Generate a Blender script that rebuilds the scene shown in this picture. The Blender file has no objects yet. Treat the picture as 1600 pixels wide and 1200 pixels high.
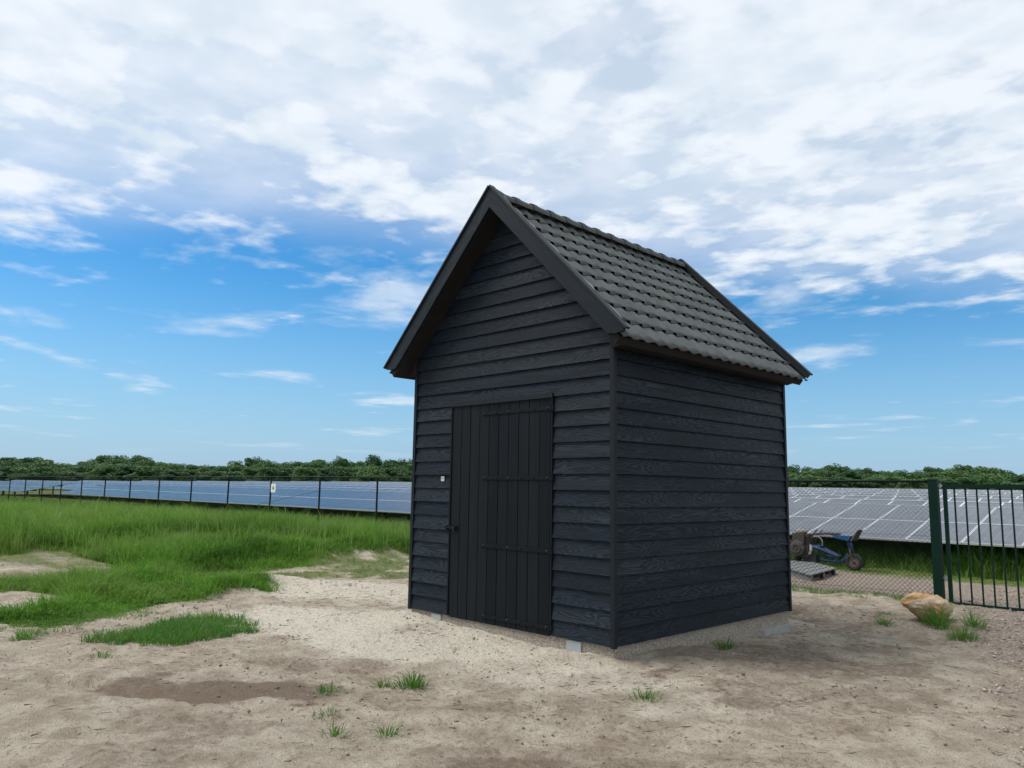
import bpy, math, random
import numpy as np
from mathutils import Matrix, Vector

rng = np.random.default_rng(7)
random.seed(7)
S = bpy.context.scene
COL = S.collection

# ------------------------------------------------------------------ camera
CAM = Vector((4.607, -5.911, 1.561))
YAW, PITCH, ROLL = 0.7934, 0.1343, 0.0151
_r = Vector((math.cos(YAW), math.sin(YAW), 0)); _f = Vector((-math.sin(YAW), math.cos(YAW), 0)); _u = Vector((0, 0, 1))
_F = _f * math.cos(PITCH) + _u * math.sin(PITCH)
_U = -_f * math.sin(PITCH) + _u * math.cos(PITCH)
_R2 = _r * math.cos(ROLL) + _U * math.sin(ROLL)
_U2 = -_r * math.sin(ROLL) + _U * math.cos(ROLL)
cd = bpy.data.cameras.new('camera'); cam = bpy.data.objects.new('camera', cd); COL.objects.link(cam)
cam.matrix_world = Matrix(((_R2.x, _U2.x, -_F.x, CAM.x), (_R2.y, _U2.y, -_F.y, CAM.y), (_R2.z, _U2.z, -_F.z, CAM.z), (0, 0, 0, 1)))
cd.sensor_width = 36.0; cd.lens = 1212.35 / 1600 * 36.0
cd.clip_start = 0.1; cd.clip_end = 6000
S.camera = cam

# ------------------------------------------------------------------ sun, sky, exposure
SUN_DIR = Vector((-0.80, -0.60, 0.0)).normalized()          # horizontal direction towards the sun
SUN_EL = math.radians(58)
sd = bpy.data.lights.new('sun', 'SUN'); sun = bpy.data.objects.new('sun', sd); COL.objects.link(sun)
to_sun = Vector((SUN_DIR.x * math.cos(SUN_EL), SUN_DIR.y * math.cos(SUN_EL), math.sin(SUN_EL)))
sun.rotation_euler = to_sun.to_track_quat('Z', 'Y').to_euler()
sun.location = (0, 0, 40)
sd.energy = 3.0; sd.angle = math.radians(32); sd.color = (1.0, 0.96, 0.9)

S.view_settings.view_transform = 'Standard'; S.view_settings.look = 'None'
S.view_settings.exposure = 0.25; S.view_settings.gamma = 1.0; S.view_settings.use_curve_mapping = False
S.render.engine = 'CYCLES'
try: S.cycles.use_denoising = True
except Exception: pass
S.cycles.max_bounces = 8

class NT:
    """small helper round a node tree"""
    def __init__(s, tree): s.t = tree; s.n = tree.nodes; s.l = tree.links
    def node(s, typ, **kw):
        n = s.n.new(typ)
        for k, v in kw.items(): setattr(n, k, v)
        return n
    def put(s, sock, v):
        if v is None: return
        if hasattr(v, 'is_output') or isinstance(v, bpy.types.NodeSocket): s.l.new(v, sock)
        else: sock.default_value = v
    def math(s, op, a, b=None, c=None, clamp=False):
        n = s.node('ShaderNodeMath', operation=op, use_clamp=clamp)
        s.put(n.inputs[0], a); s.put(n.inputs[1], b)
        if c is not None: s.put(n.inputs[2], c)
        return n.outputs[0]
    def vmath(s, op, a, b=None):
        n = s.node('ShaderNodeVectorMath', operation=op); s.put(n.inputs[0], a); s.put(n.inputs[1], b)
        return n.outputs['Value'] if op in ('DOT_PRODUCT', 'LENGTH') else n.outputs[0]
    def noise(s, vec, scale, detail=4, rough=.5, dist=0.0, dim='3D'):
        n = s.node('ShaderNodeTexNoise', noise_dimensions=dim)
        s.put(n.inputs['Vector'], vec); s.put(n.inputs['Scale'], scale); s.put(n.inputs['Detail'], detail)
        s.put(n.inputs['Roughness'], rough); s.put(n.inputs['Distortion'], dist)
        return n.outputs['Fac']
    def mix(s, fac, a, b, blend='MIX'):
        n = s.node('ShaderNodeMix', data_type='RGBA', blend_type=blend)
        s.put(n.inputs['Factor'], fac); s.put(n.inputs['A'], a); s.put(n.inputs['B'], b)
        for i in n.inputs:
            pass
        return n.outputs['Result']
    def map(s, v, a, b, c=0., d=1., smooth=True):
        n = s.node('ShaderNodeMapRange', interpolation_type='SMOOTHSTEP' if smooth else 'LINEAR')
        s.put(n.inputs[0], v)
        for i, q in enumerate((a, b, c, d)): s.put(n.inputs[1 + i], q)
        return n.outputs[0]
    def ramp(s, v, stops):
        n = s.node('ShaderNodeValToRGB'); s.put(n.inputs[0], v)
        e = n.color_ramp.elements
        while len(e) < len(stops): e.new(0.5)
        for q, (p, c) in zip(e, stops): q.position = p; q.color = (*c, 1) if len(c) == 3 else c
        return n.outputs['Color']
    def bump(s, h, strength, dist=0.01, normal=None):
        n = s.node('ShaderNodeBump'); s.put(n.inputs['Height'], h); n.inputs['Strength'].default_value = strength
        n.inputs['Distance'].default_value = dist
        if normal is not None: s.put(n.inputs['Normal'], normal)
        return n.outputs['Normal']

def c4(c): return (c[0], c[1], c[2], 1.0)
# mix node sockets: colour sockets have their own identifiers
def _mix(s, fac, a, b, blend='MIX'):
    n = s.node('ShaderNodeMix', data_type='RGBA', blend_type=blend)
    s.put(n.inputs[0], fac)
    s.put(n.inputs[6], c4(a) if isinstance(a, tuple) and len(a) == 3 else a)
    s.put(n.inputs[7], c4(b) if isinstance(b, tuple) and len(b) == 3 else b)
    return n.outputs[2]
NT.mix = _mix

# --- world: clear Nishita sky with a sheet of altocumulus (clouds lie on a level layer high above the ground)
W_ = bpy.data.worlds.new('World'); S.world = W_; W_.use_nodes = True
t = NT(W_.node_tree); t.n.clear()
out = t.node('ShaderNodeOutputWorld'); bg = t.node('ShaderNodeBackground')
sky = t.node('ShaderNodeTexSky', sky_type='NISHITA'); sky.sun_disc = False
sky.sun_elevation = SUN_EL; sky.sun_rotation = math.atan2(SUN_DIR.x, SUN_DIR.y)
sky.air_density = 1.0; sky.dust_density = 0.5; sky.ozone_density = 3.0; sky.altitude = 0
SKY_STRENGTH = 0.112
geo = t.node('ShaderNodeTexCoord')
d = geo.outputs['Generated']
sep = t.node('ShaderNodeSeparateXYZ'); t.put(sep.inputs[0], d)
zz = t.math('MAXIMUM', sep.outputs[2], 0.0)
inv = t.math('DIVIDE', 1.0, t.math('ADD', zz, 0.035))
comb = t.node('ShaderNodeCombineXYZ')
t.put(comb.inputs[0], t.math('MULTIPLY', sep.outputs[0], inv)); t.put(comb.inputs[1], t.math('MULTIPLY', sep.outputs[1], inv))
P = comb.outputs[0]                                           # position on the cloud layer, in layer heights
ahead = t.vmath('DOT_PRODUCT', P, (-0.70, 0.714, 0))          # distance towards the edge of the sheet
side = t.vmath('DOT_PRODUCT', P, (0.714, 0.70, 0))
wob = t.noise(P, 0.55, 3, .5)
edge = t.math('ADD', ahead, t.math('MULTIPLY', t.math('SUBTRACT', wob, .5), 1.6))
edge = t.math('SUBTRACT', edge, t.math('MULTIPLY', t.map(side, -1.4, 0.9, -.25, 1), 0.35))
cover = t.map(edge, 1.3, 4.3, 1.0, 0.0)                      # 1 inside the sheet, 0 beyond its edge
n1 = t.noise(P, 2.3, 5, .5, .1)
vor = t.node('ShaderNodeTexVoronoi', feature='SMOOTH_F1'); t.put(vor.inputs['Vector'], t.vmath('ADD', P, (3.7, 1.9, 0))); vor.inputs['Scale'].default_value = 2.6; vor.inputs['Smoothness'].default_value = .6
n2a = t.noise(t.vmath('ADD', P, (7.3, 2.1, 0)), 7.5, 5, .52, .1)
n2 = t.math('ADD', t.math('MULTIPLY', n2a, .7), t.math('MULTIPLY', t.math('SUBTRACT', .95, vor.outputs['Distance']), .3))
cell = t.math('ADD', t.math('MULTIPLY', n1, .6), t.math('MULTIPLY', n2, .4))
thr = t.map(cover, 0, 1, .60, .25, smooth=False)
dens = t.math('DIVIDE', t.math('SUBTRACT', cell, thr), .24, clamp=True)
dens = t.map(dens, 0, 1, 0, 1)
hz = t.map(sep.outputs[2], 0.02, 0.10)
low = t.noise(t.vmath('MULTIPLY', P, (1, 1, 0)), 0.8, 6, .55, .2)
lowc = t.math('MULTIPLY', t.map(low, .545, .70), .62)
veil = t.math('MULTIPLY', t.map(cover, .35, .95), t.map(wob, .3, .7, .68, .88))
dens = t.math('MAXIMUM', t.math('MAXIMUM', t.math('MULTIPLY', dens, 0.95), veil), lowc)
dens = t.math('MULTIPLY', dens, hz)
shade = t.math('ADD', t.math('MULTIPLY', t.noise(t.vmath('ADD', P, (1.3, 9.1, 0)), 4.6, 3, .5, .15), .6), t.math('MULTIPLY', n2, .4))
ccol = t.mix(t.map(shade, .38, .58), (0.63, 0.71, 0.785), (0.775, 0.815, 0.862))
skyc = t.node('ShaderNodeHueSaturation'); skyc.inputs['Saturation'].default_value = 1.42; t.put(skyc.inputs['Color'], sky.outputs[0])
skys = t.vmath('SCALE', t.vmath('MULTIPLY', skyc.outputs[0], (0.90, 1.06, 1.04))); skys.node.inputs['Scale'].default_value = SKY_STRENGTH
# thin haze near the horizon, same all round
skyh = t.mix(t.map(sep.outputs[2], -0.02, 0.27, 0.78, 0.0), skys, (0.245, 0.405, 0.655))
t.put(bg.inputs['Color'], t.mix(dens, skyh, ccol)); bg.inputs['Strength'].default_value = 1.0
t.l.new(bg.outputs[0], out.inputs[0])

# ------------------------------------------------------------------ object helpers
WLOC = {}
def setp(o, label=None, cat=None, group=None, kind=None):
    if label: o['label'] = label
    if cat: o['category'] = cat
    if group: o['group'] = group
    if kind: o['kind'] = kind
    return o
def empty(name, loc, label=None, cat=None, group=None, parent=None):
    o = bpy.data.objects.new(name, None); COL.objects.link(o); o.empty_display_size = .2
    loc = Vector(loc); WLOC[o.name] = loc
    if parent is not None: o.parent = parent; o.location = loc - WLOC[parent.name]
    else: o.location = loc
    return setp(o, label, cat, group)
def obj(name, me, mat=None, parent=None, loc=(0, 0, 0), rot=None):
    """a mesh object; loc is given in world space, parents carry no rotation"""
    o = bpy.data.objects.new(name, me); COL.objects.link(o)
    if mat is not None and len(me.materials) == 0:
        for m in (mat if isinstance(mat, (list, tuple)) else [mat]): me.materials.append(m)
    loc = Vector(loc); WLOC[o.name] = loc
    if parent is not None: o.parent = parent; o.location = loc - WLOC[parent.name]
    else: o.location = loc
    if rot is not None: o.rotation_euler = rot
    return o

class MB:
    """collects shapes into one mesh"""
    def __init__(s): s.v = []; s.f = []; s.m = []
    def quadbox(s, c8, mi=0):
        b = len(s.v); s.v += [tuple(p) for p in c8]
        for f in ((0, 3, 2, 1), (4, 5, 6, 7), (0, 1, 5, 4), (1, 2, 6, 5), (2, 3, 7, 6), (3, 0, 4, 7)):
            s.f.append(tuple(b + i for i in f)); s.m.append(mi)
    def box(s, x0, x1, y0, y1, z0, z1, mi=0):
        s.quadbox([(x0, y0, z0), (x1, y0, z0), (x1, y1, z0), (x0, y1, z0), (x0, y0, z1), (x1, y0, z1), (x1, y1, z1), (x0, y1, z1)], mi)
    def prism(s, poly, y0, y1, mi=0):
        """polygon in xz extruded along y"""
        b = len(s.v); n = len(poly)
        s.v += [(x, y0, z) for x, z in poly] + [(x, y1, z) for x, z in poly]
        s.f.append(tuple(range(b, b + n))); s.f.append(tuple(range(b + 2 * n - 1, b + n - 1, -1))); s.m += [mi, mi]
        for i in range(n):
            j = (i + 1) % n; s.f.append((b + j, b + i, b + n + i, b + n + j)); s.m.append(mi)
    def tube(s, pts, r, n=6, mi=0, cap=True):
        pts = [Vector(p) for p in pts]; rs = r if isinstance(r, (list, tuple)) else [r] * len(pts)
        b = len(s.v)
        for i, p in enumerate(pts):
            a = (pts[min(i + 1, len(pts) - 1)] - pts[max(i - 1, 0)]).normalized()
            up = Vector((0, 0, 1)) if abs(a.z) < .9 else Vector((1, 0, 0))
            x = a.cross(up).normalized(); y = x.cross(a)
            for k in range(n):
                q = 2 * math.pi * k / n + math.pi / n
                s.v.append(tuple(p + x * (rs[i] * math.cos(q)) + y * (rs[i] * math.sin(q))))
        for i in range(len(pts) - 1):
            for k in range(n):
                k2 = (k + 1) % n
                s.f.append((b + i * n + k, b + i * n + k2, b + (i + 1) * n + k2, b + (i + 1) * n + k)); s.m.append(mi)
        if cap:
            s.f.append(tuple(b + k for k in range(n - 1, -1, -1))); s.m.append(mi)
            e = b + (len(pts) - 1) * n; s.f.append(tuple(e + k for k in range(n))); s.m.append(mi)
    def lathe_y(s, prof, c, n=24, mi=0):
        """profile (radius, y) turned round an axis parallel to y through c"""
        b = len(s.v); m = len(prof)
        for k in range(n):
            q = 2 * math.pi * k / n
            for r, y in prof: s.v.append((c[0] + r * math.cos(q), c[1] + y, c[2] + r * math.sin(q)))
        for k in range(n):
            k2 = (k + 1) % n
            for i in range(m - 1):
                s.f.append((b + k * m + i, b + k2 * m + i, b + k2 * m + i + 1, b + k * m + i + 1)); s.m.append(mi)
    def mesh(s, name, smooth=False):
        me = bpy.data.meshes.new(name); me.from_pydata(s.v, [], s.f); me.update()
        if any(s.m): me.polygons.foreach_set('material_index', s.m)
        if smooth: me.polygons.foreach_set('use_smooth', [True] * len(me.polygons))
        return me

def np_mesh(name, V, Fq, cols=None, smooth=False):
    """mesh from numpy verts and equal-sized faces"""
    V = np.asarray(V, np.float32); Fq = np.asarray(Fq, np.int32); k = Fq.shape[1]
    me = bpy.data.meshes.new(name); me.vertices.add(len(V)); me.vertices.foreach_set('co', V.ravel())
    me.loops.add(Fq.size); me.loops.foreach_set('vertex_index', Fq.ravel())
    me.polygons.add(len(Fq)); me.polygons.foreach_set('loop_start', np.arange(0, Fq.size, k, dtype=np.int32))
    if smooth: me.polygons.foreach_set('use_smooth', np.ones(len(Fq), bool))
    me.update(calc_edges=True)
    if cols is not None:
        a = me.color_attributes.new('tint', 'FLOAT_COLOR', 'POINT')
        cc = np.ones((len(V), 4), np.float32); cc[:, :cols.shape[1]] = cols; a.data.foreach_set('color', cc.ravel())
    return me

# numpy gradient noise
_perm = np.random.default_rng(3).permutation(4096)
def vnoise(x, y, seed=0):
    xi = np.floor(x).astype(int); yi = np.floor(y).astype(int); xf = x - xi; yf = y - yi
    u = xf * xf * xf * (xf * (xf * 6 - 15) + 10); v = yf * yf * yf * (yf * (yf * 6 - 15) + 10)
    def h(a, b): return _perm[(_perm[(a + seed * 131) & 4095] + b) & 4095] / 4095.0
    return (h(xi, yi) * (1 - u) + h(xi + 1, yi) * u) * (1 - v) + (h(xi, yi + 1) * (1 - u) + h(xi + 1, yi + 1) * u) * v
def fbm(x, y, seed=0, o=4):
    r = 0; a = .5; s = 0
    for i in range(o): r = r + a * vnoise(x * 2 ** i + 17.3 * i, y * 2 ** i - 9.1 * i, seed + i); s += a; a *= .5
    return r / s
def sstep(a, b, x):
    q = np.clip((x - a) / (b - a), 0, 1); return q * q * (3 - 2 * q)
def in_poly(x, y, poly):
    ins = np.zeros(np.shape(x), bool); n = len(poly)
    for i in range(n):
        x0, y0 = poly[i]; x1, y1 = poly[(i + 1) % n]
        c = ((y0 > y) != (y1 > y)) & (x < (x1 - x0) * (y - y0) / ((y1 - y0) + 1e-12) + x0); ins ^= c
    return ins

# ------------------------------------------------------------------ materials
def mat(name):
    m = bpy.data.materials.new(name); m.use_nodes = True; n = NT(m.node_tree)
    p = n.n['Principled BSDF']; return m, n, p
def simple(name, col, rough=.6, metal=0., var=.25, scale=8., bump=.15, spec=.5):
    m, n, p = mat(name)
    tc = n.node('ShaderNodeTexCoord').outputs['Object']
    f = n.noise(tc, scale, 5, .6)
    n.put(p.inputs['Base Color'], n.mix(f, tuple(c * (1 - var) for c in col), tuple(min(1, c * (1 + var)) for c in col)))
    p.inputs['Roughness'].default_value = rough; p.inputs['Metallic'].default_value = metal
    p.inputs['Specular IOR Level'].default_value = spec
    if bump: n.put(p.inputs['Normal'], n.bump(n.noise(tc, scale * 6, 4, .6), bump, .01))
    return m
def wood(name, vec_scale, dark=(.0022, .0045, .0080), light=(.022, .033, .048), rings=20., spec=.16):
    m, n, p = mat(name)
    tc = n.node('ShaderNodeTexCoord').outputs['Object']; oi = n.node('ShaderNodeObjectInfo')
    off = n.node('ShaderNodeCombineXYZ')
    for i, k in enumerate((53., 31., 71.)): n.put(off.inputs[i], n.math('MULTIPLY', oi.outputs['Random'], k))
    v = n.vmath('ADD', n.vmath('MULTIPLY', tc, vec_scale), off.outputs[0])
    base = n.noise(v, 1.0, 2.0, .45, .35)
    ring = n.math('SINE', n.math('MULTIPLY', base, rings * 6.283))
    ring = n.map(ring, -1, 1)
    fib = n.noise(n.vmath('MULTIPLY', v, (1.2, 6., 6.)) if vec_scale[0] < vec_scale[2] else n.vmath('MULTIPLY', v, (6., 6., 1.2)), 6., 5, .65)
    patch = n.noise(v, .6, 3, .5)
    ringw = n.math('MULTIPLY', ring, n.map(patch, .35, .65, .25, 1.))
    k = n.math('ADD', n.math('MULTIPLY', ringw, .62), n.math('MULTIPLY', fib, .38))
    tone = n.mix(n.map(oi.outputs['Random'], 0, 1), (.66, .74, .84), (1.32, 1.22, 1.14))
    n.put(p.inputs['Base Color'], n.mix(1.0, n.mix(k, dark, light), tone, 'MULTIPLY'))
    n.put(p.inputs['Roughness'], n.map(k, 0, 1, .62, .47))
    p.inputs['Specular IOR Level'].default_value = spec
    n.put(p.inputs['Normal'], n.bump(k, .35, .004))
    return m
M = {}
M['board'] = wood('black_board', (1.0, 1.0, 8.5))
M['plank'] = wood('black_plank', (7.0, 7.0, .45), dark=(.0055, .0078, .0105), light=(.0095, .0125, .0165), rings=9., spec=.12)
M['barge'] = wood('black_barge', (0.9, 1.0, 5.0), dark=(.0045, .0085, .0135), light=(.0115, .019, .0275), rings=7., spec=.2)
M['trim'] = simple('black_trim', (.0055, .009, .014), .55, var=.25, spec=.25)
M['soffit'] = simple('brown_black_soffit', (.013, .012, .012), .75, var=.4, spec=.25)
M['iron'] = simple('black_iron', (.005, .0068, .009), .55, var=.3, spec=.14)
M['bolt'] = simple('worn_bolt', (.013, .015, .017), .45, metal=.3)
M['pale_plate'] = simple('pale_plate', (.45, .5, .46), .5)
M['galv'] = simple('galvanised', (.34, .355, .36), .6, metal=.15, var=.18, scale=20)
M['flash'] = simple('lead_flashing', (.10, .125, .145), .5, metal=.2, var=.4, scale=9)
M['cap'] = simple('black_cap', (.010, .013, .016), .5, var=.3, spec=.25)

def tile_mat():
    m, n, p = mat('grey_roof_tile')
    tc = n.node('ShaderNodeTexCoord').outputs['Object']; oi = n.node('ShaderNodeObjectInfo')
    g = n.node('ShaderNodeNewGeometry').outputs['Position']
    f = n.noise(g, 5., 6, .65); f2 = n.noise(g, 60., 4, .6)
    c = n.mix(n.map(f, .3, .7), (.066, .074, .074), (.105, .114, .112))
    c = n.mix(n.map(oi.outputs['Random'], 0, 1, 0, .35), c, (.118, .126, .122))
    c = n.mix(n.map(f2, .55, .75, 0, .4), c, (.07, .075, .074))
    n.put(p.inputs['Base Color'], c); p.inputs['Roughness'].default_value = .75; p.inputs['Specular IOR Level'].default_value = .2
    n.put(p.inputs['Normal'], n.bump(f2, .25, .004))
    return m
M['tile'] = tile_mat()
def agg_mat():
    m, n, p = mat('exposed_aggregate_concrete')
    g = n.node('ShaderNodeNewGeometry').outputs['Position']
    vo = n.node('ShaderNodeTexVoronoi'); n.put(vo.inputs['Vector'], g); vo.inputs['Scale'].default_value = 95
    f = n.noise(g, 6, 4, .6)
    sepc = n.node('ShaderNodeSeparateColor'); n.put(sepc.inputs[0], vo.outputs['Color'])
    c = n.mix(sepc.outputs[0], (.16, .135, .105), (.44, .39, .33))
    c = n.mix(n.map(f, .45, .7, 0, .6), c, (.34, .29, .22))
    n.put(p.inputs['Base Color'], c); p.inputs['Roughness'].default_value = .9
    n.put(p.inputs['Normal'], n.bump(vo.outputs['Distance'], .6, .01))
    return m
M['agg'] = agg_mat()
M['concrete'] = simple('pale_concrete', (.29, .295, .285), .85, var=.18, scale=14)

# ------------------------------------------------------------------ terrain
def g_base(x, y):
    x = np.asarray(x, float); y = np.asarray(y, float)
    z = .10 * sstep(-4.5, -13., x)
    z = z + .05 * np.exp(-(((x + 3.0) / 1.2) ** 2 + ((y + .1) / .9) ** 2))
    z = z - .16 * np.exp(-(((x - .9) / 2.1) ** 2 + ((y - 3.6) / 2.0) ** 2))
    z = z + .0105 * np.clip(y - 13, 0, 90) * sstep(13, 30, y)
    return z
def g(x, y):
    x = np.asarray(x, float); y = np.asarray(y, float)
    near = 1 - sstep(16, 40, np.hypot(x, y))
    z = g_base(x, y) + near * (.075 * (fbm(x * .7, y * .7, 1, 3) - .5) + .035 * (fbm(x * 2.3, y * 2.3, 5, 4) - .5))
    z = z + .26 * sstep(.40, .68, fbm(x * .60, y * .60, 181, 3)) * sstep(-5.2, -7.6, x + .3 * y) * (1 - sstep(4.5, 6.0, y)) * near * (sstep(1.6, 3.4, np.hypot((x + 11) * .8, y + 2))) * sstep(.9, 2.2, np.hypot(x + 7.1, y + 3.4)) * sstep(.8, 2.6, np.hypot(x + 7.6, (y - 2.8) * .8))
    # wheel-rutted hollow with darker damp soil
    z = z - .045 * np.exp(-(((x + 1.35) * .8 + (y + 3.0) * .5) / .55) ** 2 - (((y + 2.8) * .8 - (x + 1.35) * .5) / .7) ** 2)
    # loose sand pushed up along the plinth
    z = z + .03 * np.exp(-((y + .18) / .16) ** 2) * (fbm(x * 3, y * 3, 8, 3)) * ((x < 0) & (x > -3.2))
    return z
def edge_jit(x, y): return x + 1.1 * (fbm(x * .9, y * .9, 171, 4) - .5), y + 1.1 * (fbm(x * .9 + 40, y * .9, 173, 4) - .5)
def gz(x, y): return float(g(np.array([x]), np.array([y]))[0])

TALL = [(-5.3, -3.77), (-5.24, -2.85), (-5.68, -2.05), (-6.11, -1.38), (-6.4, -1.0), (-6.9, -.07), (-8.2, .76), (-9.05, 1.92),
        (-9.5, 3.3), (-8.7, 4.6), (-7.2, 5.3), (-3.5, 6.0), (-2.6, 6.35), (-2.6, 6.75), (-62, 3.8), (-75, 1), (-75, -24), (-20, -12), (-9, -5.5)]
MOSS = [(-9.5, 3.3), (-9.0, 1.9), (-8.2, .9), (-7.2, .5), (-6.6, 1.6), (-6.3, 3.2), (-6.6, 4.6), (-8.5, 4.8)]
BARE1 = [(-12.5, -3.1), (-13.4, -1.6), (-13.2, -1.0), (-10.6, -.95), (-8.9, -1.6), (-9.0, -2.4), (-9.8, -3.2)]
BARE2 = [(-8.1, -3.9), (-8.1, -2.9), (-7.2, -2.6), (-6.6, -2.9), (-6.2, -3.5), (-6.6, -4.2)]
def gravel_mask(x, y):
    n = fbm(x * 1.1, y * 1.1, 21, 4) - .5
    m1 = sstep(-.35, .35, (x - (1.75 + .31 * (5.0 - y))) + n * 1.3) * (y < 7.4)
    yl = 6.95 + .05 * x
    m2 = sstep(-.15, .15, y - yl + n * .3) * (1 - sstep(-.2, .25, y - (10.1 + .05 * x) + n * .6))
    return np.clip(np.maximum(m1, m2), 0, 1)
def blob(x, y, cx, cy, rx, ry, a, seed, k=.9):
    ca, sa = math.cos(a), math.sin(a); u = ((x - cx) * ca + (y - cy) * sa) / rx; v = (-(x - cx) * sa + (y - cy) * ca) / ry
    d_ = np.sqrt(u * u + v * v) + (fbm(x * 2.2, y * 2.2, seed, 4) - .5) * k
    return 1 - sstep(.6, 1.15, d_)
def ground_tint(x, y):
    """r damp dark soil, g gravel, b green cover, a pale dry sand"""
    dark = np.zeros_like(x)
    for i, (cx, cy, rx, ry, a, w) in enumerate(((-1.45, -3.1, .75, .42, .75, .85), (-1.6, -1.95, .85, .30, .9, .55), (-.55, -3.75, .6, .35, .6, .5), (.25, -2.05, .65, .28, .85, .55),
            (-.3, -2.3, .5, .25, .8, .4), (-3.75, -2.9, .4, .22, .8, .6), (.9, -.9, .8, .4, .8, .35), (.9, 1.6, 1.1, .9, 1.2, .6), (1.9, .2, .9, .6, 1., .5), (2.2, -1.7, .6, .3, .6, .4), (.6, 4.8, 1.4, 1.0, .3, .5),
            (-.2, -4.3, .5, .3, .4, .5), (1.3, -2.6, .5, .25, .5, .35), (-2.7, -4.1, .8, .35, .8, .35))):
        dark = np.maximum(dark, w * blob(x, y, cx, cy, rx * 1.1, ry * 1.15, a, 30 + i, 1.9))
    dark = np.clip(dark + .45 * sstep(.52, .72, fbm(x * .9, y * .9, 61, 5)), 0, 1)
    pale = np.maximum(blob(x, y, -2.6, -.9, 2.9, 1.15, .15, 71, 1.1), .85 * blob(x, y, -5.2, .9, 2.2, 1.0, .6, 72, 1.1))
    pale = np.maximum(pale, .6 * blob(x, y, .2, -.7, 1.2, .5, .6, 73, 1.))
    pale = np.maximum(pale, .55 * blob(x, y, 1.5, -.6, .9, .3, .9, 74, 1.2))
    grn = np.zeros_like(x)
    tall = in_poly(*edge_jit(x, y), TALL).astype(float)
    grn = np.maximum(grn, tall)
    grn = np.maximum(grn, .85 * in_poly(*edge_jit(x, y), MOSS) * sstep(.36, .56, fbm(x * 1.7, y * 1.7, 44, 4)))
    for pl, s_ in ((BARE1, .85), (BARE2, .25)):
        b_ = in_poly(x, y, pl); grn = np.where(b_, s_ * sstep(.35, .6, fbm(x * 1.3, y * 1.3, 48, 4)), grn)
    yl = 10.1 + .05 * x
    grn = np.maximum(grn, sstep(-.1, .4, y - yl + (fbm(x * 1.1, y * 1.1, 21, 4) - .5)))
    grn = np.maximum(grn, .5 * np.exp(-((y - (6.85 + .05 * x)) / .28) ** 2) * (x < .7) * sstep(.35, .6, fbm(x * 3, y * 3, 51, 3)))
    far = sstep(30, 60, np.hypot(x, y)); grn = np.maximum(grn, far)
    return np.stack([dark, gravel_mask(x, y), grn, pale], 1)

def ground_mesh():
    # graded grid: 3.5 cm in the foreground, coarse to the horizon
    def axis(lo, hi, step, ends):
        a = list(np.arange(lo, hi + 1e-6, step)); s_ = step; v = hi
        while v < ends[1]: s_ *= 1.22; v += s_; a.append(v)
        s_ = step; v = lo
        while v > ends[0]: s_ *= 1.22; v -= s_; a.insert(0, v)
        return np.array(a)
    X = axis(-7.5, 4.5, .04, (-3000, 3000)); Y = axis(-5.5, 7.5, .045, (-3000, 3000))
    gx, gy = np.meshgrid(X, Y); x = gx.ravel(); y = gy.ravel()
    z = g(x, y)
    near = (1 - sstep(12, 22, np.hypot(x, y)))
    tn = ground_tint(x, y)
    crumb = (fbm(x * 10, y * 10, 12, 3) - .5) * .045 + (fbm(x * 4, y * 4, 15, 3) - .5) * .03 * (.3 + tn[:, 0])
    z = z + near * crumb
    rr_ = np.random.default_rng(77)
    for i in range(110):                                       # old footprints, most of them half blown over
        fx_, fy_, fa = rr_.uniform(-4.5, 3.6), rr_.uniform(-5, 3.5), rr_.uniform(0, 6.28)
        if (-3.4 < fx_ < .2 and fy_ > -.25): continue
        dx_, dy_ = x - fx_, y - fy_; u_ = (dx_ * math.cos(fa) + dy_ * math.sin(fa)) / .15; v_ = (-dx_ * math.sin(fa) + dy_ * math.cos(fa)) / .065
        q_ = np.sqrt(u_ * u_ + v_ * v_); z = z + rr_.uniform(.5, 1.2) * (-.022 * (1 - sstep(.55, 1.0, q_)) + .012 * np.exp(-((q_ - 1.25) / .25) ** 2))
    for k0 in (-.35, 1.15):                                    # shallow wheel ruts crossing the foreground
        w_ = (y + 3.1 + k0) - .42 * (x - .5) + .12 * np.sin(x * 1.3)
        z = z + near * (-.030 * np.exp(-(w_ / .13) ** 2) + .014 * np.exp(-((np.abs(w_) - .24) / .08) ** 2)) * sstep(.40, .55, fbm(x * .8 + k0, y * .8, 191, 2))
    nx, ny = len(X), len(Y)
    idx = np.arange(nx * ny).reshape(ny, nx)
    F = np.stack([idx[:-1, :-1], idx[:-1, 1:], idx[1:, 1:], idx[1:, :-1]], -1).reshape(-1, 4)
    me = np_mesh('ground', np.stack([x, y, z], 1), F, None, True)
    a = me.color_attributes.new('tint', 'FLOAT_COLOR', 'POINT'); a.data.foreach_set('color', tn.astype(np.float32).ravel())
    return me
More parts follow.
